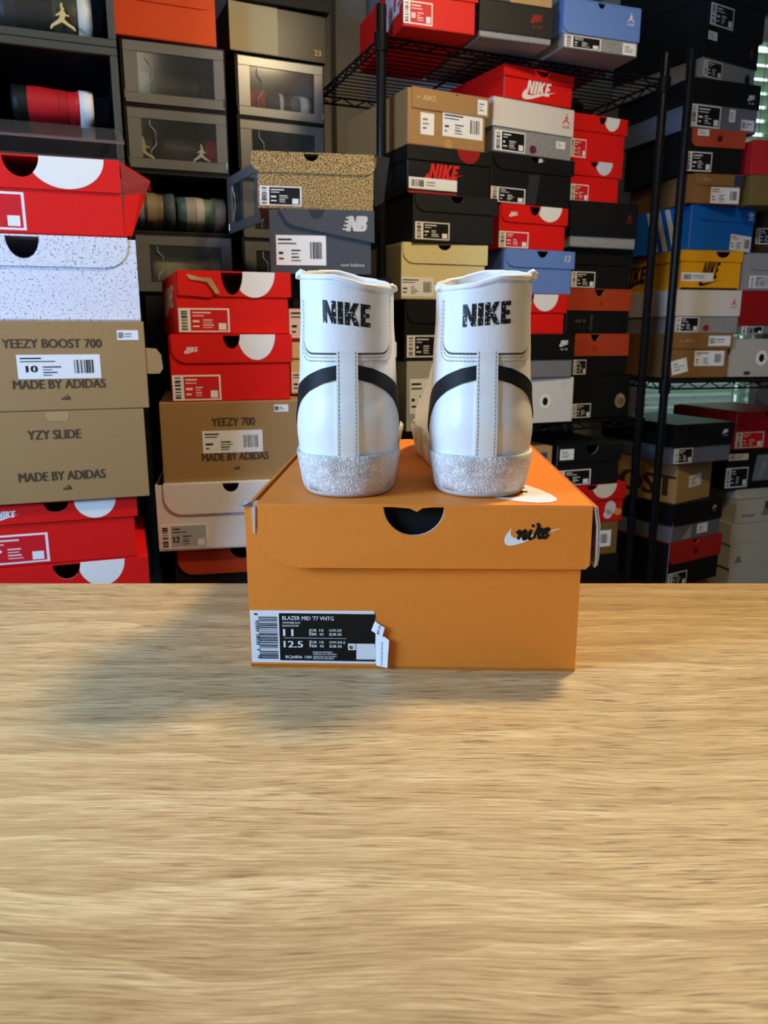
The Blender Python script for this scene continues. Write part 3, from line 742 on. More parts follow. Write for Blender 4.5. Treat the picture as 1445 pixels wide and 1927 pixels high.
FT = (Vector((.1035, .0045, BH)), Y, -X, Z)
mb = MB(); script_logo(mb, 0, 0, .16, FT, .0003); mb.build('top_logo', lid)['label'] = 'white tick and black script partly under the right shoe'

# the flap stands off the box a little towards its lower edge
for nm in (lid, ) + tuple(c for c in lid.children if c.name.startswith(('script_logo', 'thumb_hole_edge'))):
    for v in nm.data.vertices:
        if v.co.y < .0005 and v.co.z > BH-FH-.004:
            v.co.y -= .0042*min(1, max(0, (BH-.002-v.co.z)/FH))*(1.0 if v.co.x < .02 else max(.35, 1-(v.co.x-.02)/.12))
# size label
LBW, LBH = .0918, .0405
FB = (Vector((-BW/2+.0008, 0, .0042)), X, Z, -Y)
lw, lh = LBW, LBH
mb = MB(); mb.prism([(0,0),(lw,.0),(lw,.034),(lw-.001,.038),(lw-.0015,lh+.0006),(0,lh)], FB, .00005, .0003, M_PAPER)
mb.rect(.23*lw, .047*lh, .995*lw, .955*lh, FB, .0004, M_INK)
r = random.Random(12); q = .075
while q < .9:
    d = r.choice((.006, .009, .014, .02))
    mb.rect(.065*lw, q*lh, (.215 if not .22 < q < .25 else .05)*lw, min(.9, q+d)*lh, FB, .0005, M_INK); q += d+r.choice((.007, .01, .016))
lab = mb.build('size_label', hb)
mb = MB()
def T(body, u0, u1, v, h, bold=.01, m=M_PAPER): put_text(mb, body, (u0+u1)/2*lw, v*lh, (u1-u0)*lw, h*lh, FB, .0006, m, bold)
T("BLAZER MID '77 VNTG", .257, .666, .867, .078, .012)
T('WHITE/BLACK', .257, .400, .777, .034, .02); T('BLANC/NOIR', .257, .386, .719, .034, .02)
T('11', .262, .340, .588, .13, .03); T('12.5', .264, .415, .364, .125, .03)
for v, b in ((.637, ''), (.408, '.5')):
    T('UK', .491, .530, v, .05, .02); T('10', .550, .582, v, .05, .02); T('cm', .628, .684, v, .042, .02); T('29'+b, .692, .755-(0 if b else .03), v, .05, .02)
    T('BR', .491, .530, v-.075, .05, .02); T('43', .550, .582, v-.075, .05, .02); T('EUR', .630, .686, v-.075, .05, .02); T('45', .692, .727, v-.075, .05, .02)
T('BQ6806 100', .274, .483, .112, .066, .012)
for i, b in enumerate(('MADE IN VIETNAM /', 'FABRIQUE AU VIETNAM /', 'FABRICADO NO VIETNÃ /', 'HECHO EN VIETNAM')): T(b, .496, (.655, .69, .685, .66)[i], .215-.041*i, .03, .02)
mb.rect(.264*lw, .482*lh, .766*lw, .489*lh, FB, .0006, M_PAPER)
mb.rect(.777*lw, .265*lh, .838*lw, .39*lh, FB, .0006, M_PAPER); mb.rect(.843*lw, .085*lh, .99*lw, .39*lh, FB, .0006, M_PAPER)
mb.rect(.79*lw, .29*lh, .815*lw, .35*lh, FB, .0008, M_INK); mb.rect(.80*lw, .31*lh, .825*lw, .34*lh, FB, .0008, M_PAPER)
# sideways words
def TV(body, u, v0, v1, w, m):
    fr = (FB[0]+X*(u*lw)+Z*(v0*lh), Z, -X, -Y) if w > 0 else (FB[0]+X*(u*lw)+Z*(v1*lh), -Z, X, -Y)
    L_ = (v1-v0)*lh; put_text(mb, body, L_/2, 0, L_, abs(w)*lw, fr, .0006, m, .02)
TV('MENS', .477, .535, .66, .018, M_PAPER); TV('WMNS', .477, .31, .44, .018, M_PAPER)
TV('1', .045, .92, .945, -.026, M_INK); TV('92499', .052, .60, .81, -.026, M_INK); TV('28030', .056, .345, .555, -.026, M_INK); TV('5', .06, .235, .265, -.026, M_INK); TV('16', .062, .085, .135, -.026, M_INK)
mb.build('lettering', lab)
# curled price sticker peeling from the label's right edge
def LP(x, y, o): return FB[0]+X*((x-42)/1198*LBW)+Z*((630-y)/535*LBH)-Y*o
mb = MB()
mb.face([LP(1195, 285, .0006), LP(1300, 345, .0026), LP(1325, 240, .0034), LP(1230, 190, .0008)], M_PAPER)
mb.face([LP(1225, 540, .0006), LP(1243, 646, .0006), LP(1350, 652, .0036), LP(1366, 362, .0040), LP(1310, 330, .0022), LP(1240, 312, .0007)], M_PAPER)
pr = mb.build('price_sticker', hb); pr['label'] = 'curled white price sticker peeling off'
mb = MB()
def tilt_frame(p, q, s):
    U = (q-p).normalized(); V = (s-p); V = (V-U*V.dot(U)).normalized(); return (p, U, V, U.cross(V))
f1 = tilt_frame(LP(1247, 315, .0016), LP(1277, 215, .0021), LP(1195, 285, .0006)); put_text(mb, '60.00', .0040, -.0006, .0070, .0020, f1, .0003, M_INK)
f2 = tilt_frame(LP(1296, 649, .0021), LP(1304, 365, .0023), LP(1243, 646, .0006)); put_text(mb, 'SUGGESTED RETAIL', .0105, .0002, .0190, .0013, f2, .0003, mat((90, 90, 95), .5, grain=0, name='grey_print'))
mb.build('price_print', pr)

# ---------------------------------------------------------------- white high top sneakers on the box
def leather():
    m, nt, P, ns, L = nodes('white_leather')
    tc = N(ns, 'ShaderNodeTexCoord')
    a = N(ns, 'ShaderNodeTexNoise'); a.inputs['Scale'].default_value = 55; a.inputs['Detail'].default_value = 5; L.new(tc.outputs['Object'], a.inputs['Vector'])
    b = N(ns, 'ShaderNodeTexVoronoi'); b.inputs['Scale'].default_value = 900; L.new(tc.outputs['Object'], b.inputs['Vector'])
    mm = N(ns, 'ShaderNodeMath', operation='MULTIPLY_ADD'); mm.inputs[1].default_value = .12; L.new(b.outputs['Distance'], mm.inputs[0]); L.new(a.outputs['Fac'], mm.inputs[2])
    bp = N(ns, 'ShaderNodeBump'); bp.inputs['Strength'].default_value = .35; bp.inputs['Distance'].default_value = .0012
    L.new(mm.outputs[0], bp.inputs['Height']); L.new(bp.outputs['Normal'], P.inputs['Normal'])
    P.inputs['Base Color'].default_value = (*lin(241, 241, 238), 1); P.inputs['Roughness'].default_value = .38
    return m
def rubber():
    m, nt, P, ns, L = nodes('cracked_white_rubber')
    tc = N(ns, 'ShaderNodeTexCoord')
    nz = N(ns, 'ShaderNodeTexNoise'); nz.inputs['Scale'].default_value = 160; L.new(tc.outputs['Object'], nz.inputs['Vector'])
    mv = N(ns, 'ShaderNodeMix', data_type='RGBA'); mv.inputs['Factor'].default_value = .012
    L.new(tc.outputs['Object'], mv.inputs['A']); L.new(nz.outputs['Color'], mv.inputs['B'])
    mp = N(ns, 'ShaderNodeMapping'); mp.inputs['Scale'].default_value = (1, 1, 1.5); L.new(mv.outputs['Result'], mp.inputs['Vector'])
    v = N(ns, 'ShaderNodeTexVoronoi', feature='DISTANCE_TO_EDGE'); v.inputs['Scale'].default_value = 360; L.new(mp.outputs[0], v.inputs['Vector'])
    r = N(ns, 'ShaderNodeValToRGB'); e = r.color_ramp.elements; e[0].position = .02; e[0].color = (0,0,0,1); e[1].position = .22; e[1].color = (1,1,1,1)
    L.new(v.outputs['Distance'], r.inputs['Fac'])
    d = N(ns, 'ShaderNodeTexNoise'); d.inputs['Scale'].default_value = 38; d.inputs['Detail'].default_value = 6; L.new(tc.outputs['Object'], d.inputs['Vector'])
    dr = N(ns, 'ShaderNodeValToRGB'); e = dr.color_ramp.elements; e[0].position = .46; e[0].color = (*lin(250, 247, 240), 1); e[1].position = .72; e[1].color = (*lin(150, 124, 104), 1)
    L.new(d.outputs['Fac'], dr.inputs['Fac'])
    mx = N(ns, 'ShaderNodeMix', data_type='RGBA', blend_type='MULTIPLY'); mx.inputs['Factor'].default_value = 1
    r2 = N(ns, 'ShaderNodeValToRGB'); e = r2.color_ramp.elements; e[0].position = 0; e[0].color = (1.0,1.0,1.0,1); e[1].position = 1; e[1].color = (.88,.86,.83,1)
    L.new(r.outputs['Color'], r2.inputs['Fac']); L.new(dr.outputs['Color'], mx.inputs['A']); L.new(r2.outputs['Color'], mx.inputs['B'])
    L.new(mx.outputs['Result'], P.inputs['Base Color']); P.inputs['Roughness'].default_value = .6
    inv = N(ns, 'ShaderNodeMath', operation='SUBTRACT'); inv.inputs[0].default_value = 1; L.new(r.outputs['Color'], inv.inputs[1])
    bp = N(ns, 'ShaderNodeBump'); bp.inputs['Strength'].default_value = .9; bp.inputs['Distance'].default_value = .0005
    L.new(inv.outputs[0], bp.inputs['Height']); L.new(bp.outputs['Normal'], P.inputs['Normal'])
    return m
def worn_ink():
    m, nt, P, ns, L = nodes('worn_black_print')
    tc = N(ns, 'ShaderNodeTexCoord'); nz = N(ns, 'ShaderNodeTexNoise'); nz.inputs['Scale'].default_value = 700; nz.inputs['Detail'].default_value = 3; L.new(tc.outputs['Object'], nz.inputs['Vector'])
    r = N(ns, 'ShaderNodeValToRGB'); e = r.color_ramp.elements; e[0].position = .60; e[0].color = (*lin(16,16,18), 1); e[1].position = .66; e[1].color = (*lin(215,215,215), 1)
    L.new(nz.outputs['Fac'], r.inputs['Fac']); L.new(r.outputs['Color'], P.inputs['Base Color']); P.inputs['Roughness'].default_value = .4; return m
M_LEA, M_RUB, M_WORN = leather(), rubber(), worn_ink()
M_STRIP = mat((238, 235, 226), .45, grain=.04, gscale=120, bump=.1, name='heel_strip_leather')
M_TICK = mat((17, 17, 20), .6, grain=.15, gscale=400, name='black_leather')
M_SEAM = mat((84, 82, 78), .7, grain=0, name='grey_edge'); M_THREAD = mat((150, 144, 130), .7, grain=0, name='thread'); M_WTHREAD = mat((225, 222, 214), .7, grain=0, name='white_thread')
M_OUT = mat((196, 188, 172), .7, grain=.1, name='outsole_rubber')
def interp(t, x):
    if x <= t[0][0]: return t[0][1]
    for (a, b), (c, d) in zip(t, t[1:]):
        if x <= c:
            u = (x-a)/(c-a); u = u*u*(3-2*u); return b+(d-b)*u
    return t[-1][1]
WZ = [(0, .96), (.028, 1.0), (.046, 1.035), (.075, .985), (.10, .965), (.127, .925), (.16, .915)]
YB = [(0, .002), (.03, .001), (.05, -.001), (.075, .003), (.10, .006), (.13, .004), (.16, .001)]
FOOT = [(0, .0375), (.05, .0372), (.11, .0345), (.16, .041), (.20, .0475), (.235, .0455)]
HT = [(.085, .30), (.112, .185), (.14, .125), (.17, .098), (.20, .077), (.24, .060), (.27, .051), (.292, .036)]
LEN = .292
def half(y, z, sole=False):
    yb = interp(YB, z) if not sole else .001*(1-z/.03)
    R = .046; yy = y-yb
    if yy <= 0: return 0
    w = interp(FOOT, y)
    if yy < R: w *= max(0, 1-((R-yy)/R)**2.35)**(1/2.35)
    if y > .215: w *= max(0, 1-((y-.215)/(LEN-.215))**2.3)**(1/2.3)
    if sole: return w*(.935+.085*min(1, z/.03))
    hl = interp(HT, y); k = min(1, z/hl)
    u = min(1, max(0, (y-.07)/.05))
    wz = interp(WZ, z)
    return w*wz*((1-k**4.5)**.55 if y > .07 else 1)
def front(z):
    lo, hi = .08, LEN-.0005
    if interp(HT, hi) >= z: return hi
    for _ in range(40):
        m_ = (lo+hi)/2
        if interp(HT, m_) > z: lo = m_
        else: hi = m_
    return lo
_cache = {}
def outline(z):
    k = round(z, 5)
    if k not in _cache:
        yb = interp(YB, z); R = .13; pts = []; s = 0; last = None
        for i in range(161):
            y = yb+R*(i/160)**2.6; p = (half(y, z), y)
            if last: s += math.hypot(p[0]-last[0], p[1]-last[1])
            pts.append((s, p[0], p[1])); last = p
        _cache[k] = pts
    return _cache[k]
def surf(s, z):
    """point and outward normal on the upper, s metres round from the heel's centre line (s>0 towards +x)"""
    pts = outline(z); a = abs(s); lo, hi = 0, len(pts)-1
    while hi-lo > 1:
        m_ = (lo+hi)//2
        if pts[m_][0] <= a: lo = m_
        else: hi = m_
    p, q = pts[lo], pts[hi]; u = min(1.0, max(0, (a-p[0])/(q[0]-p[0]+1e-9)))
    x, y = p[1]+(q[1]-p[1])*u, p[2]+(q[2]-p[2])*u
    i0, i1 = max(0, lo-3), min(len(pts)-1, hi+3)
    dx, dy = pts[i1][1]-(pts[i0][1] if i0 else -pts[i1][1]*0), pts[i1][2]-pts[i0][2]
    if lo < 4: dx, dy = 1, dy*(a/max(pts[7][0], 1e-6))*.6
    l = math.hypot(dx, dy) or 1; nx, ny = dy/l, -dx/l
    sg = 1 if s >= 0 else -1
    return Vector((sg*x, y, z)), Vector((sg*nx, ny, 0))
def patch(name, polys, off, m, parent, skirt=.0012, ds=.0035, dz=.006, smooth=True):
    """outlines in (s, z), cut into strips, wrapped on the upper at the given height above it"""
    bm = bmesh.new()
    for poly in polys:
        vs = [bm.verts.new((x, y, 0)) for x, y in poly]; bm.faces.new(vs)
    bm.normal_update()
    x0 = min(v.co.x for v in bm.verts); x1 = max(v.co.x for v in bm.verts); y0 = min(v.co.y for v in bm.verts); y1 = max(v.co.y for v in bm.verts)
    for i in range(int(math.floor(x0/ds)), int(x1/ds)+1):
        bmesh.ops.bisect_plane(bm, geom=bm.verts[:]+bm.edges[:]+bm.faces[:], plane_co=(i*ds, 0, 0), plane_no=(1, 0, 0), dist=1e-6)
    for i in range(int(math.floor(y0/dz)), int(y1/dz)+1):
        bmesh.ops.bisect_plane(bm, geom=bm.verts[:]+bm.edges[:]+bm.faces[:], plane_co=(0, i*dz, 0), plane_no=(0, 1, 0), dist=1e-6)
    mb = MB(); idx = {}
    for v in bm.verts:
        p, n = surf(v.co.x, v.co.y); idx[v] = len(mb.v); mb.v.append(tuple(p+n*off))
    mi = mb.mi(m)
    for f in bm.faces:
        ids = [idx[v] for v in f.verts]
        mb.f.append(ids); mb.m.append(mi)
    if skirt:
        low = {}
        for e in bm.edges:
            if len(e.link_faces) == 1:
                f = e.link_faces[0]; vs = [v for v in f.verts]; a, b = e.verts
                i = vs.index(a)
                if vs[(i+1) % len(vs)] != b: a, b = b, a
                for v in (a, b):
                    if v not in low:
                        p, n = surf(v.co.x, v.co.y); low[v] = len(mb.v); mb.v.append(tuple(p+n*(off-skirt)))
                mb.f.append([idx[b], idx[a], low[a], low[b]]); mb.m.append(mi)
    bm.free()
    # keep faces pointing outward
    o = mb.build(name, parent, smooth)
    bm = bmesh.new(); bm.from_mesh(o.data)
    for f in bm.faces:
        c = f.calc_center_median(); n = Vector((c.x, c.y-.05, 0))
        if f.normal.dot(n) < 0 and len(f.verts) >= 3 and abs(f.normal.z) < .8: f.normal_flip()
    bm.to_mesh(o.data); bm.free()
    if smooth:
        o.data.polygons.foreach_set('use_smooth', [True]*len(o.data.polygons)); o.data.set_sharp_from_angle(angle=RAD(40))
    return o
def rrect(x0, x1, z0, z1, r, slope=0):
    p = arc(x0+r, z0+r, r, r, 180, 270, 8)+arc(x1-r, z0+r, r, r, 270, 360, 8)
    return p+[(x1, z1+slope*x1), (x0, z1+slope*x0)]
def band(cl):
    up = [(s, z+w/2) for s, z, w in cl]; dn = [(s, z-w/2) for s, z, w in cl]
    return dn+up[::-1]
def dashes(mb, line, m, off=.0012, d=.0022, g=.0012, w=.00055):
    acc = 0; on = True; seg = []
    L_ = []
    for (a, b), (c, e) in zip(line, line[1:]):
        n = max(1, int(math.hypot(c-a, e-b)/.0004))
        for i in range(n): L_.append((a+(c-a)*i/n, b+(e-b)*i/n))
    L_.append(line[-1]); i = 0; k = max(1, int(d/.0004)); gk = max(1, int(g/.0004))
    while i+k < len(L_):
        (a, b), (c, e) = L_[i], L_[i+k]; l = math.hypot(c-a, e-b) or 1; ux, uz = -(e-b)/l*w/2, (c-a)/l*w/2
        q = []
        for (ss, zz) in ((a-ux, b-uz), (c-ux, e-uz), (c+ux, e+uz), (a+ux, b+uz)):
            p, n = surf(ss, zz); q.append(p+n*off)
        mb.face(q, m); i += k+gk
def sneaker(label, x, y, yaw, lat):
    """lat: -1 when the outer side is towards -x"""
    r = thing('sneaker', label, 'shoe', (x, y, BH+.0007), yaw, 'white high top sneakers on the orange box')
    def ztop(xn, yy):      # collar height over the heel and round to the laces
        o = xn*lat          # +1 on the outer side
        return .1478+.0045*o+.0022*abs(o)**3+.0028*max(0, 1-abs(o-.25)*1.6)*(1 if o > -.2 else .4)+.012*max(0, (yy-.045)/.08)
    # sole
    nS = 44
    def sole_ring(z, grow):
        yb = .001*(1-z/.03)-grow; yf = LEN+.003+grow; out = []
        ts = [math.pi*i/nS for i in range(nS+1)]
        for i in range(2*nS):
            if i <= nS: tt, sg = ts[i], 1
            else: tt, sg = ts[2*nS-i], -1
            yy = yb+(yf-yb)*(1-math.cos(tt))/2
            y0 = (yy-yb)/(yf-yb)*(LEN-.002)+.001
            wv = half(y0, max(z, .0), True)*(1+grow*10) if 0 < i % nS or i not in (0, nS) else 0
            if i in (0, nS): wv = 0
            m_ = sg*(wv+grow*.6)*(1.03 if sg*lat < 0 and y0 > .12 else 1)
            out.append((m_ if i not in (0, nS) else 0, yy, z))
        return out
    mb = MB(); loft(mb, [sole_ring(0, -.0022), sole_ring(.0035, -.0006)], M_OUT); mb.build('outsole', r, True)
    mb = MB(); loft(mb, [sole_ring(.0036, -.0006), sole_ring(.006, 0), sole_ring(.014, .0006), sole_ring(.022, .0012), sole_ring(.0288, .0016), sole_ring(.0304, .0010), sole_ring(.0306, -.0015)], M_RUB)
    so = mb.build('midsole', r, True); so.data.set_sharp_from_angle(angle=RAD(50))
    # upper: rings whose top follows the collar line
    nU = 40; rows = 22
    def ring(fz, inset=0, drop=0):
        out = []
        for i in range(2*nU):
            sg = 1 if i <= nU else -1; k = i if i <= nU else 2*nU-i
            z0 = .026+(.150-.026)*fz
            tt = math.pi*k/nU
            yb, yf = interp(YB, z0)+inset, front(min(z0, .16))-inset
            yy = yb+(yf-yb)*(1-math.cos(tt))/2
            xx = half(min(yy, yf-.0004), z0)
            if i in (0, nU): xx = 0
            z = z0
            if fz > .55:
                g = (fz-.55)/.45; zt = ztop(max(-1, min(1, sg*xx/.034)), yy); z = z0+(zt-.150)*g*g
            out.append((sg*max(0, xx-inset), yy, z-drop))
        return out
    mb = MB(); loft(mb, [ring(i/rows) for i in range(rows+1)], M_LEA, True, False)
    up = mb.build('upper', r, True)
    mb = MB(); loft(mb, [ring(1, .0028, -.0004), ring(1, .0034, .006), ring(1, .006, .045)], mat((225, 222, 214), .8, grain=.05, name='lining_cloth'), False, True); mb.build('collar_lining', up, True)
    top = [Vector(p) for p in ring(1)]
    mb = MB(); mb.tube([(p.x*.985, p.y+(.0008 if abs(p.x) < .03 else 0), p.z+.0006) for p in top], .0021, M_LEA, 8, True); mb.build('collar_piping', up, True)
    for sg, hh in ((lat, .0042), (-lat, .0026)):     # folded points of the collar corners
        px = sg*.0305; c = min(top[:24]+top[-24:], key=lambda p: abs(p.x-px))
        mb = MB(); mb.tube([(c.x-sg*.004, c.y-.0005, c.z+.0004), (c.x-sg*.001, c.y, c.z+hh*.55), (c.x+sg*.0012, c.y+.0008, c.z+hh*.9), (c.x+sg*.003, c.y+.002, c.z+hh*.5), (c.x+sg*.004, c.y+.004, c.z)], [.0016, .0024, .0022, .0022, .0015], M_LEA, 8); mb.build('collar_fold', up, True)
    # heel tab, its dark edge, the lower overlay band
    def tabpoly(g, z0):
        p = arc(-.0335+g+.009, z0+.009, .009, .009, 180, 270, 8)+arc(.0335-g-.009, z0+.009, .009, .009, 270, 360, 8)
        x1 = .0335-g
        for i in range(15):
            s = x1-2*x1*i/14; pt, _ = surf(s, .147); p.append((s, ztop(max(-1, min(1, pt.x/.034)), pt.y)-.0034))
        return p
    patch('heel_overlay', [tabpoly(-.0052, .0960)], .0007, M_LEA, up)
    patch('tab_edge', [tabpoly(-.0014, .1009)], .0011, M_SEAM, up)
    tab = patch('heel_tab', [tabpoly(0, .1022)], .0019, M_LEA, up)
    hh, wd = .0150, .0318; k = wd/NIKE_W; tilt = .075*lat*-1 if lat < 0 else .06
    tilt = -.11 if lat < 0 else .085
    xo = -.0 if lat < 0 else -.0015
    polys = [[(xo-wd/2+(ox+px)*k, .1285-hh/2+py*hh+tilt*(xo-wd/2+(ox+px)*k)) for px, py in poly] for ox, poly in NIKE_L]
    patch('lettering', polys, .0022, M_WORN, tab, skirt=0, ds=.002, dz=.004, smooth=False)
    # heel strip
    stp = patch('heel_strip', [[(-.0076, .0285), (.0076, .0285), (.0072, .1048), (-.0072, .1048)]], .0018, M_STRIP, up, skirt=.002)
    # black tick sweeping back to the heel on both sides
    for sg in (1, -1):
        cl = [(.0066, .0890, .0098), (.018, .0862, .0104), (.030, .0812, .0112), (.045, .0735, .0132), (.060, .0640, .0165), (.080, .0545, .0205), (.105, .0475, .0245), (.118, .046, .026)]
        patch('tick', [band([(sg*s, z, w) for s, z, w in cl]) if sg > 0 else band([(sg*s, z, w) for s, z, w in cl])[::-1]], .0010, M_TICK, up, skirt=.0010)
    # stitching
    mb = MB()
    for sx in (-.0060, .0058): dashes(mb, [(sx, .031), (sx*.97, .1035)], M_THREAD, .0021)
    for g, zz in ((-.0026, .0990), (-.0046, .0966)):
        p = tabpoly(g, zz); dashes(mb, [q for q in p[:18]], M_THREAD, .0012); 
        dashes(mb, [p[17], (p[17][0], .140)], M_THREAD, .0012); dashes(mb, [p[0], (p[0][0], .140)], M_THREAD, .0012)
    for sg in (1, -1):
        cl = [(.050, .0775), (.060, .0715), (.075, .0640), (.095, .0570)]; dashes(mb, [(sg*a, b-.0005) for a, b in cl], M_WTHREAD, .0013, .0026, .0018)
        dashes(mb, [(sg*.056, .108), (sg*.049, .098), (sg*.0475, .078)], M_THREAD, .0005)
    mb.build('stitching', up)
    # tongue and laces
    mb = MB(); tg = []
    for i in range(9):
        u = i/8; yy = .118+.075*(1-u)-.012*u; zz = .070+.066*u; wv = .022+.008*u
        tg.append([(wv*math.cos(a)*1.0, yy+.004*math.sin(a)+.010*abs(math.cos(a))**2*-1, zz+.004*math.sin(a)) for a in [2*math.pi*q/16 for q in range(16)]])
    loft(mb, tg, M_LEA); mb.build('tongue', r, True)
    for i in range(5):
        u = i/4.5; yy = .122+.072*(1-u)-.012*u; zz = .078+.052*u
        mb = MB(); mb.tube([(-.020, yy-.004, zz), (-.008, yy+.006, zz+.004), (.008, yy+.006, zz+.004), (.020, yy-.004, zz)], .0022, mat((232, 230, 224), .8, grain=0, name='lace_cloth'), 7); mb.build('lace', r, True)
    return r
sneaker('white high top sneaker standing on the orange box, the one above the size label', -.0255, .5405, 2.0, -1)
sneaker('white high top sneaker standing on the orange box, the one above the script logo', .0718, .5400, -1.5, 1)

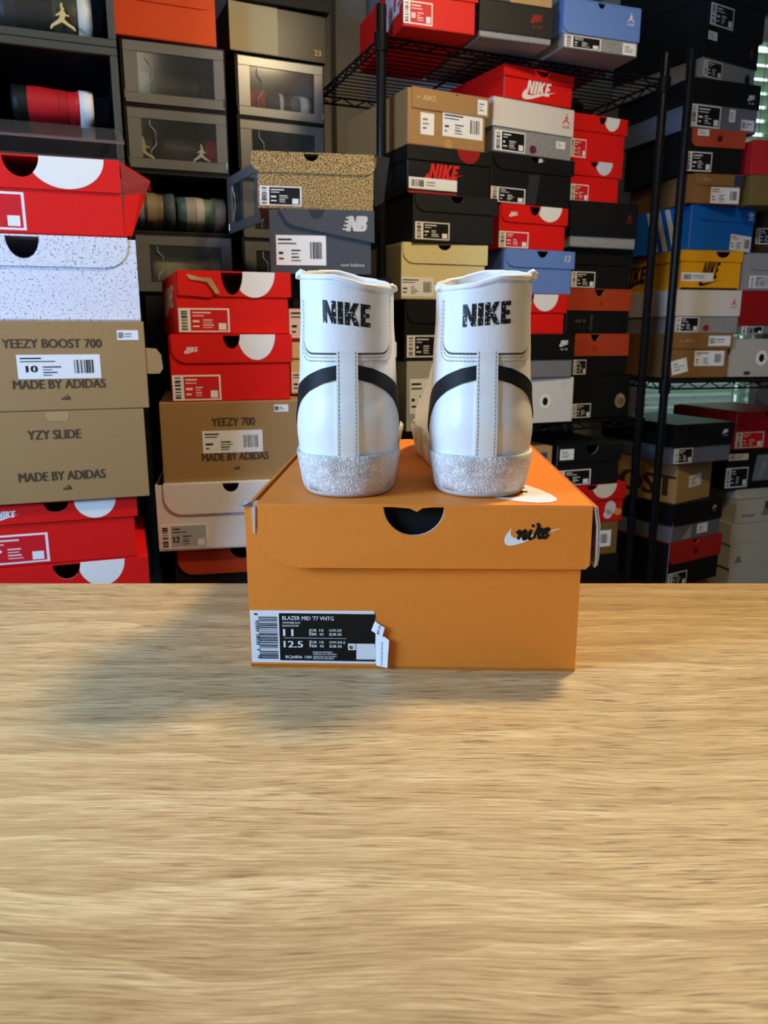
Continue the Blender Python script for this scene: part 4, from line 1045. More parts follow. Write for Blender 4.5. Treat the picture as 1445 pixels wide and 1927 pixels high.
# ---------------------------------------------------------------- shoe boxes: front centre x, y, base z, turn, width, height (metres)
POS = {
    'L1a': (-0.532, 1.236, -0.3020, 18.5, 0.250, 0.1688),
    'L1b': (-0.543, 1.232, -0.1327, 18.5, 0.250, 0.1062),
    'L1c': (-0.523, 1.227, -0.0260, 18.5, 0.270, 0.1473),
    'L1d': (-0.514, 1.229, 0.1218, 18.5, 0.270, 0.1377),
    'L1e': (-0.519, 1.241, 0.2601, 18.5, 0.265, 0.1270),
    'L1f': (-0.527, 1.238, 0.3875, 18.5, 0.250, 0.1124),
    'L2a': (-0.290, 1.484, -0.3020, 11, 0.252, 0.1289),
    'L2b': (-0.298, 1.469, -0.1726, 11, 0.283, 0.1332),
    'L2c': (-0.289, 1.478, -0.0389, 13, 0.271, 0.1533),
    'L2d': (-0.290, 1.486, 0.1149, 16, 0.222, 0.1244),
    'L2e': (-0.282, 1.496, 0.2399, 20, 0.207, 0.1133),
    'L3a': (-0.055, 1.633, -0.0117, 14, 0.160, 0.1303),
    'L3b': (-0.085, 1.625, 0.1191, 14, 0.216, 0.1043),
    'L3c': (-0.089, 1.624, 0.2239, 14, 0.211, 0.0663),
    'L3d': (-0.087, 1.625, 0.2907, 14, 0.197, 0.0611),
    'L3e': (-0.123, 1.579, 0.3540, 8, 0.197, 0.1180),
    'L3f': (-0.134, 1.609, 0.4770, 4, 0.225, 0.1042),
    'M1a': (0.154, 1.894, 0.0100, 24, 0.220, 0.1666),
    'M1b': (0.150, 1.892, 0.1771, 24, 0.220, 0.1409),
    'M1c': (0.140, 1.884, 0.3185, 22, 0.217, 0.1252),
    'M1d': (0.163, 1.887, 0.4442, 24, 0.211, 0.1049),
    'M1e': (0.151, 1.895, 0.5495, 25, 0.215, 0.1009),
    'M1f': (0.143, 1.895, 0.6510, 27, 0.204, 0.1173),
    'M2a': (0.409, 2.036, 0.0100, 22, 0.208, 0.1173),
    'M2b': (0.399, 2.024, 0.1278, 24, 0.211, 0.1109),
    'M2c': (0.382, 2.017, 0.2392, 24, 0.181, 0.0982),
    'M2d': (0.388, 2.023, 0.3379, 26, 0.207, 0.1057),
    'M2e': (0.370, 2.025, 0.4441, 26, 0.199, 0.1037),
    'M2f': (0.364, 2.027, 0.5483, 28, 0.245, 0.1135),
    'M2g': (0.363, 2.029, 0.6623, 29, 0.242, 0.1179),
    'M2h': (0.372, 2.030, 0.7807, 28, 0.204, 0.0725),
    'M3a': (0.608, 2.170, 0.0100, 22, 0.190, 0.1139),
    'M3b': (0.599, 2.166, 0.1244, 22, 0.173, 0.1155),
    'M3c': (0.582, 2.159, 0.2404, 22, 0.203, 0.1174),
    'M3d': (0.577, 2.157, 0.3583, 22, 0.200, 0.1011),
    'M3e': (0.576, 2.135, 0.4599, 22, 0.207, 0.1132),
    'M3f': (0.550, 2.149, 0.5736, 24, 0.152, 0.1010),
    'M3g': (0.553, 2.153, 0.6751, 25, 0.172, 0.1083),
    'T1': (0.120, 1.860, 0.8795, 18.5, 0.166, 0.1096),
    'T2': (0.295, 1.922, 0.8795, 18.5, 0.177, 0.0758),
    'T2b': (0.329, 1.933, 0.9558, 18.5, 0.106, 0.0763),
    'T3': (0.505, 1.993, 0.8795, 19, 0.201, 0.1029),
    'R1a': (0.922, 2.312, 0.1125, 12, 0.200, 0.1279),
    'R1b': (0.947, 2.329, 0.2403, 12, 0.208, 0.1233),
    'R1c': (0.952, 2.343, 0.3642, 13, 0.197, 0.1101),
    'R1d': (0.992, 2.385, 0.4748, 26, 0.255, 0.1249),
    'R1e': (0.937, 2.338, 0.6001, 12, 0.166, 0.0798),
    'R1f': (0.931, 2.339, 0.6805, 14, 0.181, 0.1153),
    'R1g': (0.955, 2.358, 0.7962, 20, 0.236, 0.1278),
    'R1h': (0.969, 2.384, 0.9245, 31, 0.229, 0.1228),
    'R1i': (0.981, 2.389, 1.0478, 31, 0.244, 0.0804),
    'R1j': (0.992, 2.396, 1.1287, 31, 0.272, 0.1094),
    'R2a': (1.146, 2.369, 0.1125, 10, 0.232, 0.1122),
    'R2b': (1.149, 2.371, 0.2387, 10, 0.192, 0.1244),
    'R2c': (1.143, 2.370, 0.3636, 10, 0.174, 0.1053),
    'R2d': (1.228, 2.507, 0.4694, 10, 0.168, 0.1300),
    'R2e': (1.131, 2.368, 0.6004, 10, 0.172, 0.0814),
    'R2f': (1.123, 2.366, 0.6823, 10, 0.163, 0.0914),
    'RL1a': (1.000, 2.410, -0.6990, 32, 0.170, 0.1524),
    'RL1b': (0.998, 2.380, -0.5462, 32, 0.252, 0.1485),
    'RL1c': (0.995, 2.378, -0.3971, 32, 0.238, 0.1210),
    'RL1d': (0.979, 2.388, -0.2757, 37, 0.192, 0.1276),
    'RL1e': (0.982, 2.352, -0.1476, 24, 0.229, 0.1210),
    'RL2a': (1.351, 2.605, -0.6515, 18, 0.316, 0.0965),
    'RL2b': (1.341, 2.602, -0.5545, 18, 0.308, 0.0841),
    'RL2c': (1.333, 2.599, -0.4699, 18, 0.301, 0.0733),
    'RL2d': (1.328, 2.598, -0.3961, 18, 0.272, 0.1210),
    'RL2e': (1.289, 2.583, -0.2746, 18, 0.307, 0.1365),
    'RL2f': (1.291, 2.585, -0.1376, 18, 0.263, 0.1252),
    'MLa': (0.579, 2.124, -0.5550, 20, 0.209, 0.1719),
    'MLb': (0.581, 2.125, -0.3826, 20, 0.204, 0.0966),
    'MLc': (0.599, 2.131, -0.2855, 20, 0.186, 0.1113),
    'MLd': (0.569, 2.120, -0.1737, 20, 0.201, 0.1144),
    'MLe': (0.364, 2.042, -0.2204, 20, 0.182, 0.1638),
    'L3y': (-0.055, 1.633, -0.1571, 14, 0.160, 0.1447),
    'L3z': (-0.055, 1.633, -0.3020, 14, 0.160, 0.1442),
    'RL2z': (1.351, 2.605, -0.6990, 18, 0.316, 0.0470),
    'MLz': (0.364, 2.042, -0.5550, 20, 0.182, 0.1668),
    'MLy': (0.364, 2.042, -0.3877, 20, 0.182, 0.1668),
    'O1': (-0.487, 1.925, 0.8815, 22, 0.220, 0.1220),
    'G1': (-0.262, 2.135, 0.9147, 24, 0.248, 0.1100),
    'G2': (-0.246, 2.128, 1.0257, 22, 0.236, 0.1050),
}

K2 = (168, 128, 78); K3 = (142, 102, 56)
LIDO = (176, 62, 28); BLUEJ = (104, 140, 208); CREAM = (226, 212, 158); PALE = (232, 230, 226); STONE = (188, 181, 162)
BK = (15, 15, 16); BK2 = (11, 11, 12); GR = (128, 130, 138); WH = (240, 238, 232); INKC = (16, 16, 16); BROWNINK = (78, 62, 44)
SP_W = speckle((226, 228, 238), (104, 112, 116), 330, .60)
SP_G = speckle((150, 150, 150), (96, 94, 96), 260, .60)
SP_B = speckle((92, 68, 40), (206, 174, 112), 400, .50, 'crackle_card', .3)
M_SLATE = (72, 76, 82)
def red(label_w=.45, **k):
    d = dict(body=RED, kind='flap', fh=.42, rl=.03, notch=(.48, .085, .30), marks=[('disc', .70, .37, .17, WH)], labels=[('red', .0, .03, label_w, .40)]); d.update(k); return d
def black(**k):
    d = dict(body=BK, kind='flap', fh=.38, rl=.028, notch=(.5, .075, .14), labels=[('black', .02, .06, .42, .36)]); d.update(k); return d
S = {}
# left stack, top to bottom
S['L1f'] = ('red shoe box with crumpled lid, topmost of the stack above the speckled box', red(fh=.42, shift=0, over=.0, rl=0, notch=(.44, .10, .26), marks=[('disc', .69, .40, .22, WH)], labels=[('red', -.02, .05, .46, .48)]))
S['L1e'] = ('pale speckled shoe box between the red box and the kraft box', dict(body=SP_W, kind='flap', fh=.36, rl=0, rr=.035, shift=0, over=-.012, notch=(.38, .09, .26), grey_inside=True))
S['L1d'] = ('kraft shoe box with a white size 10 label below the speckled box', dict(body=KRAFT, kind='mailer', labels=[('white', .29, .36, .45, .27, 0, '10'), ('strip', .845, .79, .12, .11)],
    marks=[('text', .49, .755, .53, BROWNINK, ('YEEZY BOOST 700', .10, .03)), ('text', .51, .30, .50, BROWNINK, ('MADE BY ADIDAS', .10, .03)), ('bars3', .535, .12, .05, BROWNINK)]))
S['L1c'] = ('kraft shoe box without a label, its tab tucked at the top edge', dict(body=KRAFT, kind='mailer',
    marks=[('text', .487, .745, .29, BROWNINK, ('YZY SLIDE', .10, .03)), ('text', .51, .29, .48, BROWNINK, ('MADE BY ADIDAS', .10, .03)), ('bars3', .53, .13, .05, BROWNINK), ('poly', 0, 0, 0, (182, 146, 98), [(.46, .885), (.56, .885), (.575, .93), (.575, .985), (.445, .985), (.445, .93)])]))
S['L1b'] = ('red shoe box with pale disc directly under the lowest kraft box of the left stack', red(fh=.32, rl=0, labels=[('red', -.02, .05, .47, .46)], notch=(.52, .075, .16), marks=[('disc', .76, .30, .13, WH), ('nike', .22, .84, .10, WH)]))
S['L1a'] = ('red shoe box lowest of the left stack at the table edge', red(fh=.36, rl=0, notch=(.50, .085, .16), marks=[('disc', .72, .26, .15, WH), ('nike', .16, .80, .08, WH)], labels=[]))
# second stack
S['L2e'] = ('red shoe box with torn front lid, upper of the two red boxes beside the sneakers', red(fh=.40, over=.006, rl=0, notch=(.49, .095, .36), marks=[('disc', .69, .41, .19, WH)], labels=[('red', .005, .03, .45, .38)]))
S['L2d'] = ('red shoe box with rounded lid flap, lower of the two red boxes beside the sneakers', red(fh=.42, notch=(.51, .07, .20), marks=[('disc', .72, .38, .16, WH), ('nike', .18, .78, .09, WH)], labels=[('red', .005, .02, .40, .38)]))
S['L2c'] = ('kraft shoe box under the two red boxes, left of the white sneakers', dict(body=KRAFT, kind='mailer', labels=[('white', .28, .36, .42, .28), ('strip', .79, .86, .10, .09)],
    marks=[('text', .50, .75, .30, BROWNINK, ('YEEZY 700', .10, .03)), ('text', .505, .31, .465, BROWNINK, ('MADE BY ADIDAS', .095, .03)), ('bars3', .51, .145, .045, BROWNINK)]))
S['L2b'] = ('white shoe box with grey size 12 label below the kraft box', dict(body=PALE, kind='flap', fh=.46, rl=.03, shift=.015, notch=(.50, .055, .14), labels=[('grey', .01, .03, .32, .36, 0, '12')]))
S['L2a'] = ('black shoe box with rust red flap, lowest beside the orange box', dict(body=BK, lid=LIDO, kind='flap', fh=.42, rl=.03, shift=.006, notch=(.53, .10, .18), marks=[('swoosh', .62, .66, .12, BK)]))
# slate column behind
S['L3f'] = ('brown and gold crackle patterned shoe box with a black label, above the slate grey box', dict(body=SP_B, kind='flap', fh=.36, rl=.02, rr=.02, shift=-.012, over=.004, notch=(.46, .065, .13), labels=[('black', .015, .06, .36, .34)], roll=1.2))
S['L3e'] = ('slate grey shoe box with a slanted lid and white label', dict(body=M_SLATE, kind='mailer', labels=[('white', .06, .14, .49, .47)], marks=[('text', .815, .155, .235, (190, 190, 188), ('new balance', .055, .015))]))
S['L3d'] = ('black shoe box hidden under the slate grey box', black(labels=[]))
S['L3c'] = ('dark shoe box with beige label peeping between red box and sneaker', dict(body=(150, 22, 20), kind='mailer', labels=[('white', .0, .12, .5, .86)]))
S['L3b'] = ('cream shoe box peeping out between lower red box and sneaker', dict(body=CREAM, kind='flap', fh=.3, rl=0, labels=[('white', .0, .03, .4, .4)]))
S['L3a'] = ('black shoe box behind the kraft box and the sneakers', black())
S['L3y'] = ('grey shoe box low behind the orange box', dict(body=GR, kind='mailer', labels=[('white', .5, .3, .4, .5)]))
S['L3z'] = ('brown shoe box lowest behind the orange box', dict(body=K3, kind='mailer'))
# middle rack, left column
S['M1f'] = ('kraft shoe box with two white labels and blue sticker, topmost on the black red-print box', dict(body=K2, kind='flap', fh=.36, rl=0, shift=.010, over=.008, notch=(.62, .02, .03), labels=[('note', .16, .20, .17, .38), ('white', .44, .22, .53, .44), ('note', .885, .68, .13, .27)],
    marks=[('spiral', .14, .84, .12, (222, 190, 140)), ('text', .26, .835, .15, (222, 190, 140), ('ASICS', .09, .02, .1)), ('rect', .945, .815, .13, (40, 58, 110), .27), ('dot', .52, .08, .05, (186, 146, 92), 1)]))
S['M1e'] = ('black shoe box with red lettering and a pale strip label under the kraft box', dict(body=BK2, kind='lift', fh=.30, labels=[('strip', .01, .10, .58, .24)], marks=[('nike', .43, .50, .34, (224, 34, 30)), ('rect', .30, .03, .58, (180, 30, 26), .05), ('disc', .72, .28, .14, (150, 22, 22))]))
S['M1d'] = ('charcoal shoe box with black label between red-print box and cream box', black(body=(27, 28, 32), fh=.36, notch=(.53, .08, .14), over=.008))
S['M1c'] = ('cream shoe box standing behind the sneakers in the middle', dict(body=CREAM, kind='flap', fh=.36, rl=.03, over=.006, notch=(.50, .08, .10), labels=[('white', .0, .05, .38, .34)], marks=[('text', .92, .47, .07, (205, 160, 110), ('77', .05, .02))]))
S['M1b'] = ('black shoe box under the cream box', black())
S['M1a'] = ('pale grey shoe box lowest of the column behind the sneakers', dict(body=(176, 174, 160), kind='mailer', labels=[('white', .04, .25, .4, .5)]))
# middle rack, second column
S['M2h'] = ('red shoe box with white lettering and notched lid, topmost over the white lidded box', dict(body=RED, kind='lift', fh=.34, notch=(.55, .10, .16), d=.33, marks=[('nikel', .50, .46, .34, WH)]))
S['M2g'] = ('white lidded shoe box on grey speckled base under the tall red box', dict(body=SP_G, lid=(226, 220, 212), kind='lift', fh=.53, labels=[('black', .02, .03, .38, .38), ('note', .80, .22, .12, .14)], marks=[('jumpair', .91, .74, .105, (214, 66, 50)), ('dot', .50, .13, .045, (96, 40, 58), .9)]))
S['M2f'] = ('black shoe box with a white paper scrap and glossy tape', black(fh=.32, over=.008, notch=(.56, .09, .10), labels=[('black', .0, .02, .42, .30)], marks=[('poly', 0, 0, 0, (206, 200, 186), [(.545, .72), (.645, .70), (.635, .84), (.62, .985), (.575, .97)]), ('poly', 0, 0, 0, (46, 46, 50), [(.43, .02), (.55, .02), (.60, .65), (.46, .62)])]))
S['M2e'] = ('red shoe box with white disc resting on the light blue box', red(fh=.40, rl=.025, notch=(.52, .08, .20), marks=[('disc', .74, .34, .19, WH), ('nike', .20, .79, .10, WH)], labels=[('red', .0, .03, .44, .36)]))
S['M2d'] = ('light blue shoe box with rounded flap beside the right sneaker collar', dict(body=BLUEJ, kind='flap', fh=.40, rl=.03, over=.008, notch=(.55, .085, .15), labels=[('black', .03, .04, .36, .36)], marks=[('text', .93, .83, .085, (205, 205, 205), ('12', .15, .04, .15))], d=.33))
S['M2c'] = ('red shoe box with white disc under the light blue box', red(fh=.46, rl=0, notch=(.36, .11, .34), marks=[('disc', .66, .42, .22, WH)], labels=[('red', .0, .03, .30, .36)]))
S['M2b'] = ('black lidded shoe box on a grey base beside the right sneaker collar', dict(body=(122, 122, 122), lid=BK2, kind='lift', fh=.58, labels=[('black', .0, .03, .36, .36)], marks=[('nikeair', .86, .76, .13, WH)]))
S['M2a'] = ('white shoe box with a round grommet beside the sneaker heel', dict(body=(220, 216, 208), kind='mailer', marks=[('hole', .58, .48, .085, WH), ('swoosh', .90, .87, .14, (196, 192, 186))]))
# middle rack, third column
S['M3g'] = ('red shoe box with white disc, topmost beside the right sneakers\' column of the rack', red(fh=.36, rl=0, notch=(.56, .07, .16), marks=[('disc', .73, .30, .15, WH)], labels=[('red', .0, .05, .28, .40)]))
S['M3g'] = ('red shoe box with white disc, topmost of its column with two dark rolls on it', S['M3g'][1])
S['M3f'] = ('red shoe box with bluish white disc resting on the black speckle-based box', red(fh=.36, rl=0, over=.008, notch=(.46, .08, .12), marks=[('disc', .66, .32, .18, (214, 214, 226))], labels=[('red', .0, .02, .37, .40)]))
S['M3e'] = ('black lidded shoe box with small red figure on a speckled base, in the rack', dict(body=SP_G, lid=BK, kind='lift', fh=.76, marks=[('jumpair', .88, .66, .085, (150, 30, 40))]))
S['M3d'] = ('black shoe box with partly hidden label above a rust red lid', black(fh=.40, rl=0, notch=None, labels=[('black', .06, .02, .38, .40)]))
S['M3c'] = ('black shoe box with rust red notched lid, upper of the two with such lids', dict(body=BK2, lid=LIDO, kind='lift', fh=.49, notch=(.50, .09, .14, 'v'), marks=[('jump', .52, .68, .07, (120, 24, 20)), ('text', .22, .28, .16, (110, 110, 110), ('== =', .05)), ('poly', 0, 0, 0, (60, 60, 62), [(.38, .05), (.40, .05), (.42, .42), (.38, .42)])]))
S['M3b'] = ('black shoe box with rust red notched lid, lower of the two with such lids', dict(body=BK2, lid=LIDO, kind='lift', fh=.52, notch=(.36, .10, .15, 'v'), labels=[('black', -.02, .06, .24, .34)], marks=[('jump', .36, .66, .08, (120, 24, 20))]))
S['M3a'] = ('black shoe box with a brass ringed hole beside the white grommet box', dict(body=BK2, kind='mailer', labels=[('black', .0, .02, .32, .34)], marks=[('dot', .84, .40, .095, (150, 116, 66), 1.15), ('dot', .845, .40, .07, (206, 190, 160), 1.2), ('dot', .85, .385, .05, (120, 100, 70), 1.2)]))
# top shelf of the middle rack
S['T1'] = ('red shoe box at the left end of the upper wire shelf', dict(body=RED, kind='flap', fh=.42, rl=0, labels=[('red', .0, .06, .40, .40, 0, '10')], marks=[('nike', .74, .56, .40, (214, 214, 222), 'left')]))
S['T2'] = ('black lidded shoe box with red print on the upper wire shelf', dict(body=SP_G, lid=(34, 34, 32), kind='lift', fh=.82, marks=[('nikeair', .79, .60, .17, (170, 30, 34))]))
S['T2b'] = ('tan shoe box on the black box of the upper shelf', dict(body=(186, 152, 100), kind='mailer'))
S['T3'] = ('light blue lidded shoe box on speckled base at the right end of the upper shelf', dict(body=SP_G, lid=BLUEJ, kind='lift', fh=.70, rl=.02, notch=(.48, .05, .10), labels=[('black', .02, .03, .48, .24), ('note', .80, .02, .18, .24)], marks=[('jumpair', .88, .72, .10, WH), ('rect', .89, .14, .18, (30, 34, 60), .24)]))
# right rack
S['R1j'] = ('black shoe box at the very top of the right column', black(labels=[]))
S['R1i'] = ('black shoe box with a white edged label near the top right corner', black(fh=.0, kind='mailer', labels=[('black', .03, .12, .40, .66)]))
S['R1h'] = ('black lidded shoe box with red figure on speckled base in the right column', dict(body=SP_G, lid=BK, kind='lift', fh=.58, labels=[('black', .02, .04, .34, .34), ('note', .04, .78, .16, .17)], marks=[('jumpair', .88, .72, .085, (190, 60, 40)), ('dot', .86, .18, .05, (34, 34, 34), 1.3)]))
S['R1g'] = ('black lidded shoe box on grey base with three stickers in the right column', dict(body=(110, 114, 126), lid=BK, kind='lift', fh=.50, labels=[('black', .01, .04, .44, .44), ('note', .58, .20, .09, .26), ('strip', .77, .06, .20, .22)], marks=[('nikeair', .88, .70, .11, WH)]))
S['R1f'] = ('black shoe box with terracotta flap and white labels in the right column', dict(body=BK, lid=(186, 74, 46), kind='flap', fh=.40, rl=.025, rr=0, shift=.012, over=.004, labels=[('black', .0, .04, .46, .44), ('note', .16, .84, .20, .14)], marks=[('dot', .56, .80, .05, (90, 30, 22), 1)]))
S['R1e'] = ('kraft shoe box with white label on top of the blue box', dict(body=K3, kind='flap', fh=.38, rl=.02, shift=.018, over=.004, labels=[('white', .45, .03, .55, .54)], marks=[('spiral', .22, .80, .12, (196, 160, 110)), ('text', .35, .80, .16, (196, 160, 110), ('ASICS', .10, .02)), ('rect', .95, .80, .16, (44, 54, 84), .34)]))
S['R1d'] = ('bright blue shoe box with three white side stripes on the yellow box', dict(body=(16, 104, 196), kind='flap', fh=.32, rl=.03, shift=.01, over=.002, d=.33, labels=[('white', .64, .06, .34, .36, -3)], marks=[('stripes', .60, .5, .16, (225, 222, 210)), ('trefoil', .94, .80, .11, (225, 226, 228))]))
S['R1c'] = ('yellow shoe box with black lettering and notched lid', dict(body=(238, 164, 14), kind='lift', fh=.28, notch=(.68, .12, .16), d=.33, labels=[('strip', .02, .22, .53, .22)], marks=[('nikel', .50, .50, .26, INKC), ('rect', .50, .03, .96, INKC, .06), ('nike', .24, .50, .40, INKC, 'left')]))
S['R1b'] = ('white lidded shoe box on grey speckled base under the yellow box', dict(body=SP_G, lid=(220, 212, 200), kind='lift', fh=.60, d=.33, labels=[('black', .02, .04, .36, .34)], marks=[('jumpair', .90, .68, .10, (206, 66, 50)), ('dot', .50, .13, .05, (150, 40, 44), .9)]))
S['R1a'] = ('kraft shoe box with a crooked white sticker on the right rack shelf', dict(body=K3, kind='flap', fh=.34, rl=.02, shift=.010, over=.012, d=.33, labels=[('note', .12, .06, .26, .32, 13), ('white', .46, .27, .49, .34), ('strip', .66, .72, .36, .23)], marks=[('spiral', .22, .84, .12, (200, 162, 112)), ('text', .34, .84, .14, (200, 162, 112), ('ASICS', .07, .02))]))
S['R2f'] = ('red shoe box with pale disc in front of the blinds at the right edge', dict(body=(200, 40, 44), kind='mailer', marks=[('dot', .72, .47, .235, (210, 220, 205), 1)]))
S['R2e'] = ('olive brown shoe box at the right edge beside the kraft box', dict(body=(122, 104, 56), kind='mailer'))
S['R2d'] = ('dark brown shoe box with black label beside the bright blue box', dict(body=(66, 46, 34), kind='mailer', labels=[('black', -.03, .30, .40, .36)]))
S['R2c'] = ('grey shoe box with rounded flap beside the yellow box', dict(body=(146, 146, 148), kind='flap', fh=.45, rl=.03, shift=.012, notch=(.66, .10, .2), labels=[('grey', .10, .08, .45, .32)]))
S['R2b'] = ('dark red lidded shoe box on grey base at the right edge', dict(body=(120, 118, 120), lid=(150, 12, 18), kind='lift', fh=.80, labels=[('black', .06, .01, .36, .17)]))
S['R2a'] = ('pale grey shoe box with round grommet on the right rack shelf', dict(body=(186, 182, 170), kind='mailer', marks=[('hole', .47, .50, .085, WH), ('dot', .28, .10, .05, (60, 58, 52), .5)]))
# low right stacks
S['RL1e'] = ('black lidded shoe box on grey base, topmost under the right rack shelf', dict(body=(96, 100, 110), lid=BK, kind='lift', fh=.58, d=.33, labels=[('black', .0, .02, .32, .38)], marks=[('nikeair', .87, .74, .10, WH)]))
S['RL1d'] = ('kraft shoe box with big dark letters on its side, under the black and grey box', dict(body=(178, 138, 86), kind='mailer', d=.36, labels=[('note', .36, .34, .34, .30, 4)], marks=[('textleft', .50, .42, .95, (60, 46, 30), ('BOOST', .52))]))
S['RL1c'] = ('black lidded shoe box on grey base below the kraft box with big letters', dict(body=(104, 106, 112), lid=BK, kind='lift', fh=.56, rl=.02, labels=[('note', .52, .12, .22, .26)], marks=[('nikeair', .84, .76, .09, (190, 190, 190)), ('poly', 0, 0, 0, (150, 150, 146), [(.20, .04), (.40, .04), (.40, .40)])]))
S['RL1b'] = ('black shoe box with rust red flap, low at the right by the table edge', dict(body=BK, lid=(176, 34, 24), kind='flap', fh=.48, rl=.02, shift=.003, notch=(.5, .06, .08), labels=[('black', .02, .02, .36, .30)], marks=[('dot', .50, .72, .045, (100, 22, 18), 1)]))
S['RL1a'] = ('tan shoe box on the floor under the rust red flap box', dict(body=(176, 118, 66), kind='mailer'))
S['RL2f'] = ('red shoe box beside the topmost black and grey box, low at the right edge', red(body=(190, 14, 18), fh=.45, rl=.02, shift=.02, notch=(.52, .09, .18), marks=[('disc', .76, .30, .20, WH)], labels=[('red', .01, .04, .44, .42)]))
S['RL2e'] = ('black shoe box with a pale picture print beside its label', dict(body=BK, kind='mailer', labels=[('black', .0, .06, .30, .50), ('strip', .02, .74, .26, .16)], marks=[('poly', 0, 0, 0, (120, 124, 130), [(.36, .2), (.60, .2), (.60, .85), (.40, .85)]), ('poly', 0, 0, 0, (206, 206, 206), [(.44, .24), (.55, .24), (.60, .6), (.50, .66)]), ('rect', .80, .55, .34, (176, 104, 50), .70)]))
S['RL2d'] = ('stone coloured shoe box with a faded picture and a notched edge, low at the right', dict(body=STONE, kind='lift', fh=.28, marks=[('rect', .56, .50, .22, (84, 76, 66), .22), ('poly', 0, 0, 0, (130, 122, 106), [(.40, .20), (.82, .20), (.86, .44), (.70, .62), (.48, .56)]), ('rect', .20, .22, .20, (140, 132, 116), .08), ('dot', .62, .08, .04, (40, 38, 34), .6)]))
S['RL2c'] = ('plain stone coloured shoe box directly under the one with the faded picture', dict(body=STONE, kind='mailer'))
S['RL2b'] = ('stone coloured shoe box with a small grey mark near its front corner', dict(body=STONE, kind='mailer', marks=[('dot', .12, .40, .03, (120, 112, 98), 1), ('rect', .12, .26, .10, (120, 112, 98), .08)]))
S['RL2a'] = ('stone coloured shoe box lowest of its kind at the table edge', dict(body=STONE, kind='mailer'))
S['RL2z'] = ('black shoe box on the floor under the stone coloured boxes', black(labels=[]))
# low middle column
S['MLe'] = ('kraft shoe box with a blue sticker, half behind the orange box', dict(body=(188, 148, 92), kind='flap', fh=.5, rl=0, marks=[('rect', .82, .72, .26, (48, 76, 150), .36), ('rect', .82, .84, .18, (190, 200, 225), .05)]))
S['MLd'] = ('black shoe box with a white sticker and black label under the middle rack shelf', dict(body=BK, kind='flap', fh=.42, rl=0, notch=(.55, .10, .22), labels=[('note', .03, .66, .22, .26), ('black', .0, .02, .55, .38)]))
S['MLc'] = ('red shoe box with a splash of white paint low beside the orange box', red(body=(204, 20, 16), fh=.42, rl=0, over=.006, notch=(.42, .09, .12), marks=[('disc', .64, .36, .22, (226, 216, 190)), ('dot', .78, .36, .10, (214, 208, 200), 1.1), ('dot', .74, .20, .08, (220, 210, 200), .9), ('dot', .92, .24, .07, (226, 150, 50), .8)], labels=[]))
S['MLb'] = ('brown shoe box with a white label under the splashed red box', dict(body=(122, 92, 44), kind='mailer', labels=[('white', .25, .24, .64, .5)]))
S['MLa'] = ('black shoe box lowest beside the orange box', black(labels=[], d=.30))
S['MLy'] = ('brown shoe box under the kraft box with blue sticker', dict(body=K3, kind='mailer'))
S['MLz'] = ('brown shoe box at the bottom under the kraft box with blue sticker', dict(body=K3, kind='mailer'))
S['O1'] = ('bright orange shoe box on top of the clear drop front boxes', dict(body=(248, 84, 16), kind='flap', fh=.40, rl=0, rr=.02, shift=0, over=-.008, d=.30))
S['G1'] = ('shiny black shoe box with a pale gold half and small gold number', dict(body=(28, 27, 25), rough=.3, kind='mailer', d=.30, marks=[('poly', 0, 0, 0, (200, 188, 146), [(.0, .03), (.49, .03), (.49, .99), (.0, .99)]), ('text', .91, .20, .07, (214, 178, 70), ('23', .12, .03))]))  # pale gold half has the lamp's reflection put into its colour
S['G2'] = ('grey speckled shoe box with black base at the top of the picture', dict(body=BK, lid=SP_G, kind='lift', fh=.72, d=.30, marks=[('dot', .80, .42, .07, BK, 1)]))
BOX = {}
for k in POS:
    BOX[k] = shoebox(k, S[k][0], S[k][1], 'stacked shoe boxes')

# pieces that stick out of single boxes
rt, w, h, d = BOX['L1f']     # lid pulled away at the right, crumpled side
mb = MB(); m = mat(RED, .55)
mb.face([(w/2, 0, .002), (w/2+.012, .004, .004), (w/2+.038, .012, h*.62), (w/2+.028, .004, h*.60), (w/2+.004, -.002, h*.56)], m)
mb.face([(w/2+.012, .004, .004), (w/2+.006, .15, .004), (w/2+.02, .16, h*.6), (w/2+.038, .012, h*.62)], m)
o = mb.build('crumpled_side', rt); sm = o.modifiers.new('thick', 'SOLIDIFY'); sm.thickness = .002
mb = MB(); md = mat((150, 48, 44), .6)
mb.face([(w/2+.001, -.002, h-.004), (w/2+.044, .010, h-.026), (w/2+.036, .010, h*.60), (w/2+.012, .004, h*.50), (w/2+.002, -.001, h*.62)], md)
mb.face([(w/2+.001, -.002, h-.004), (w/2+.001, .13, h-.002), (w/2+.05, .14, h-.02), (w/2+.044, .010, h-.026)], m)
o = mb.build('lid_side_flap', rt); sm = o.modifiers.new('thick', 'SOLIDIFY'); sm.thickness = .002
rt, w, h, d = BOX['L1d']     # kraft tab at the right
mb = MB(); mb.prism([(w, h*.40), (w+.020, h*.40), (w+.026, h*.46), (w+.024, h*.62), (w+.017, h*.69), (w, h*.70)], (Vector((-w/2, .004, 0)), X, Z, -Y), 0, .0022, mat(KRAFT, .55)); mb.build('side_tab', rt)
rt, w, h, d = BOX['L2c']
mb = MB(); mb.box(-w/2-.010, -w/2+.010, -.003, -.0005, -.030, .008, mat((140, 112, 74), .6)); 
rt2, w2, h2, d2 = BOX['L2e'] # torn strip of raw card hanging from the lid
mb = MB(); mt = mat((196, 170, 128), .85)
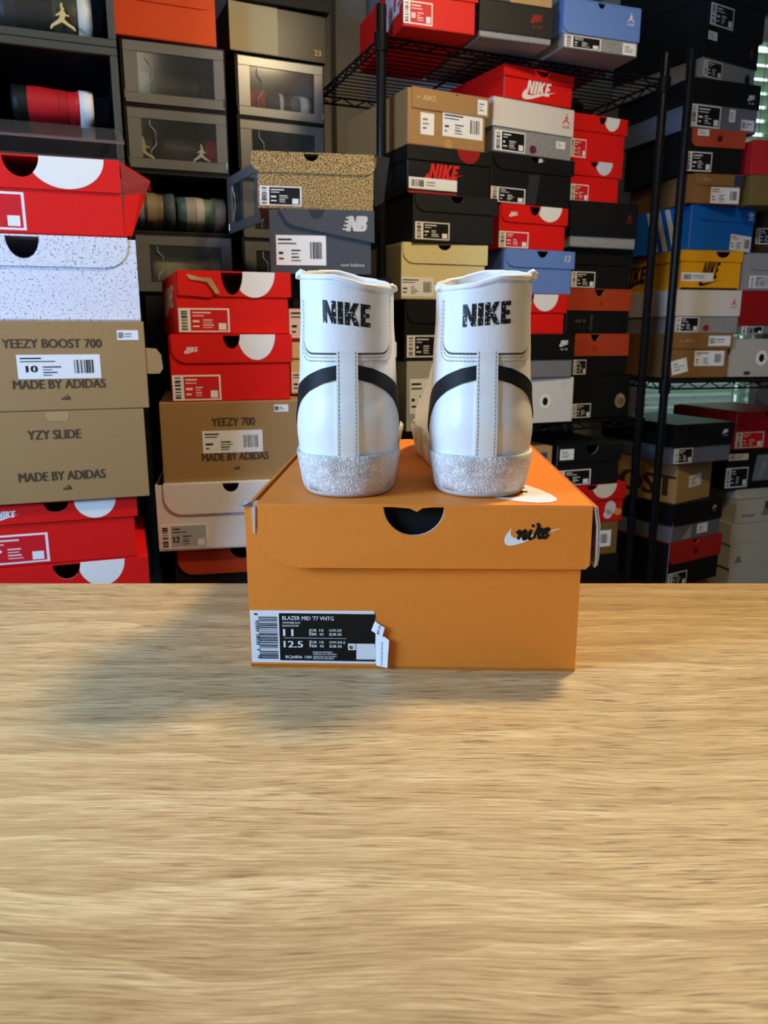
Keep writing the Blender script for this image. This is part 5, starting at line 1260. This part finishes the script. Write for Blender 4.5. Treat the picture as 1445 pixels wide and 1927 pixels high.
mb.face([(-w2/2+.018, -.0032, h2-.006), (-w2/2+.040, -.006, h2-.012), (-w2/2+.062, -.008, h2-.013), (-w2/2+.078, -.006, h2-.040), (-w2/2+.070, -.006, h2-.041), (-w2/2+.055, -.006, h2-.020), (-w2/2+.024, -.005, h2-.016)], mt)
mb.build('torn_strip', rt2)['label'] = 'torn strip of bare card'
mb = MB(); mb.prism([(.002, h2*.615), (.062, h2*.58), (.060, h2*.90), (.002, h2*.90)], (Vector((-w2/2, -.0028, 0)), X, Z, -Y), 0, .0006, mat(RED, .55))
mb.build('bare_corner', rt2)
for sx_, (dz_) in ((0, 0),):
    mb = MB(); fr = (Vector((-w2/2, d2, 0)), -Y, Z, -X)
put = MB(); put_nike(put, .15, h2*.62, .16, (Vector((-w2/2, .30, 0)), -Y, Z, -X), .0006, mat((226, 214, 196), .5, grain=0, name='print'), h=h2*.36)
put.build('side_print', rt2)
rt, w, h, d = BOX['L3f']     # lid wall standing out at the right
mb = MB(); mk_ = mat((40, 40, 48), .6)
mb.face([(w/2, -.002, h), (w/2+.030, .012, h-.002), (w/2+.020, .016, h*.2), (w/2+.003, .002, h*.1)], mk_); o = mb.build('lid_side_flap', rt); sm = o.modifiers.new('thick', 'SOLIDIFY'); sm.thickness = .0025
rt, w, h, d = BOX['L3e']     # askew lid corner
mb = MB(); mb.prism([(.02, h+.0005), (.035, h*.80), (.05, h*.745), (w+.006, h*.505), (w+.006, h+.0005)], (Vector((-w/2, 0, 0)), X, Z, -Y), .0022, .0044, mat(M_SLATE, .55)); 
mb.box(-w/2+.02, w/2+.006, -.004, d, h+.0005, h+.0012, mat(M_SLATE, .55)); lidn = mb.build('lid_flap', rt)
pm = MB(); fr = (Vector((-w/2, -.0044, 0)), X, Z, -Y)
hm = MB(); hm.flat(arc(.46*w, h+.0005, .075*w, .14*h, 0, -180, 16)[::-1], fr, .0004, mat((48, 51, 56), .7, grain=0, name='thumb_shade')); hm.build('thumb_shade', lidn)  # flat half disc, shade of the thumb notch put into its colour
cg = mat((205, 204, 198), .5, grain=0, name='print')
put_text(pm, 'NB', .865*w, .80*h, .17*w, .24*h, fr, .0006, cg, .06, .22)
for q in range(4): pm.rect((.715+.012*q)*w, (.70+.06*q)*h, (.79+.012*q)*w, (.725+.06*q)*h, fr, .0006, cg)
pm.build('lettering', lidn)

# two dark ribbed rolls on the topmost red box of the third column, and bits behind the kraft box
px, py, pz, pyaw, pw, ph = POS['M3g']
for i, (dx, hh, rr) in enumerate(((-.050, .036, .018), (.0, .044, .022))):
    q = inside(px, py, pyaw, dx, .10)
    r = thing('rolled_mat', ['shorter dark ribbed roll standing on the red box', 'taller dark ribbed roll standing on the red box with a pale tip'][i], 'roll', (q[0], q[1], pz+ph+.0002), 0, 'dark ribbed rolls')
    mb = MB(); z = 0; pts = []; rad = []
    while z < hh: pts += [(0, 0, z), (0, 0, z+.009)]; rad += [rr, rr*.93]; z += .010
    mb.tube(pts, rad, mat((48, 50, 42), .8), 18); mb.build('ribbed_roll', r, True)
    if i:
        mb = MB(); mb.tube([(0, 0, pts[-1][2]), (.002, 0, pts[-1][2]+.008), (.006, 0, pts[-1][2]+.014)], [rr*.8, rr*.7, rr*.3], mat((120, 118, 90), .6), 14); mb.build('pale_tip', r, True)
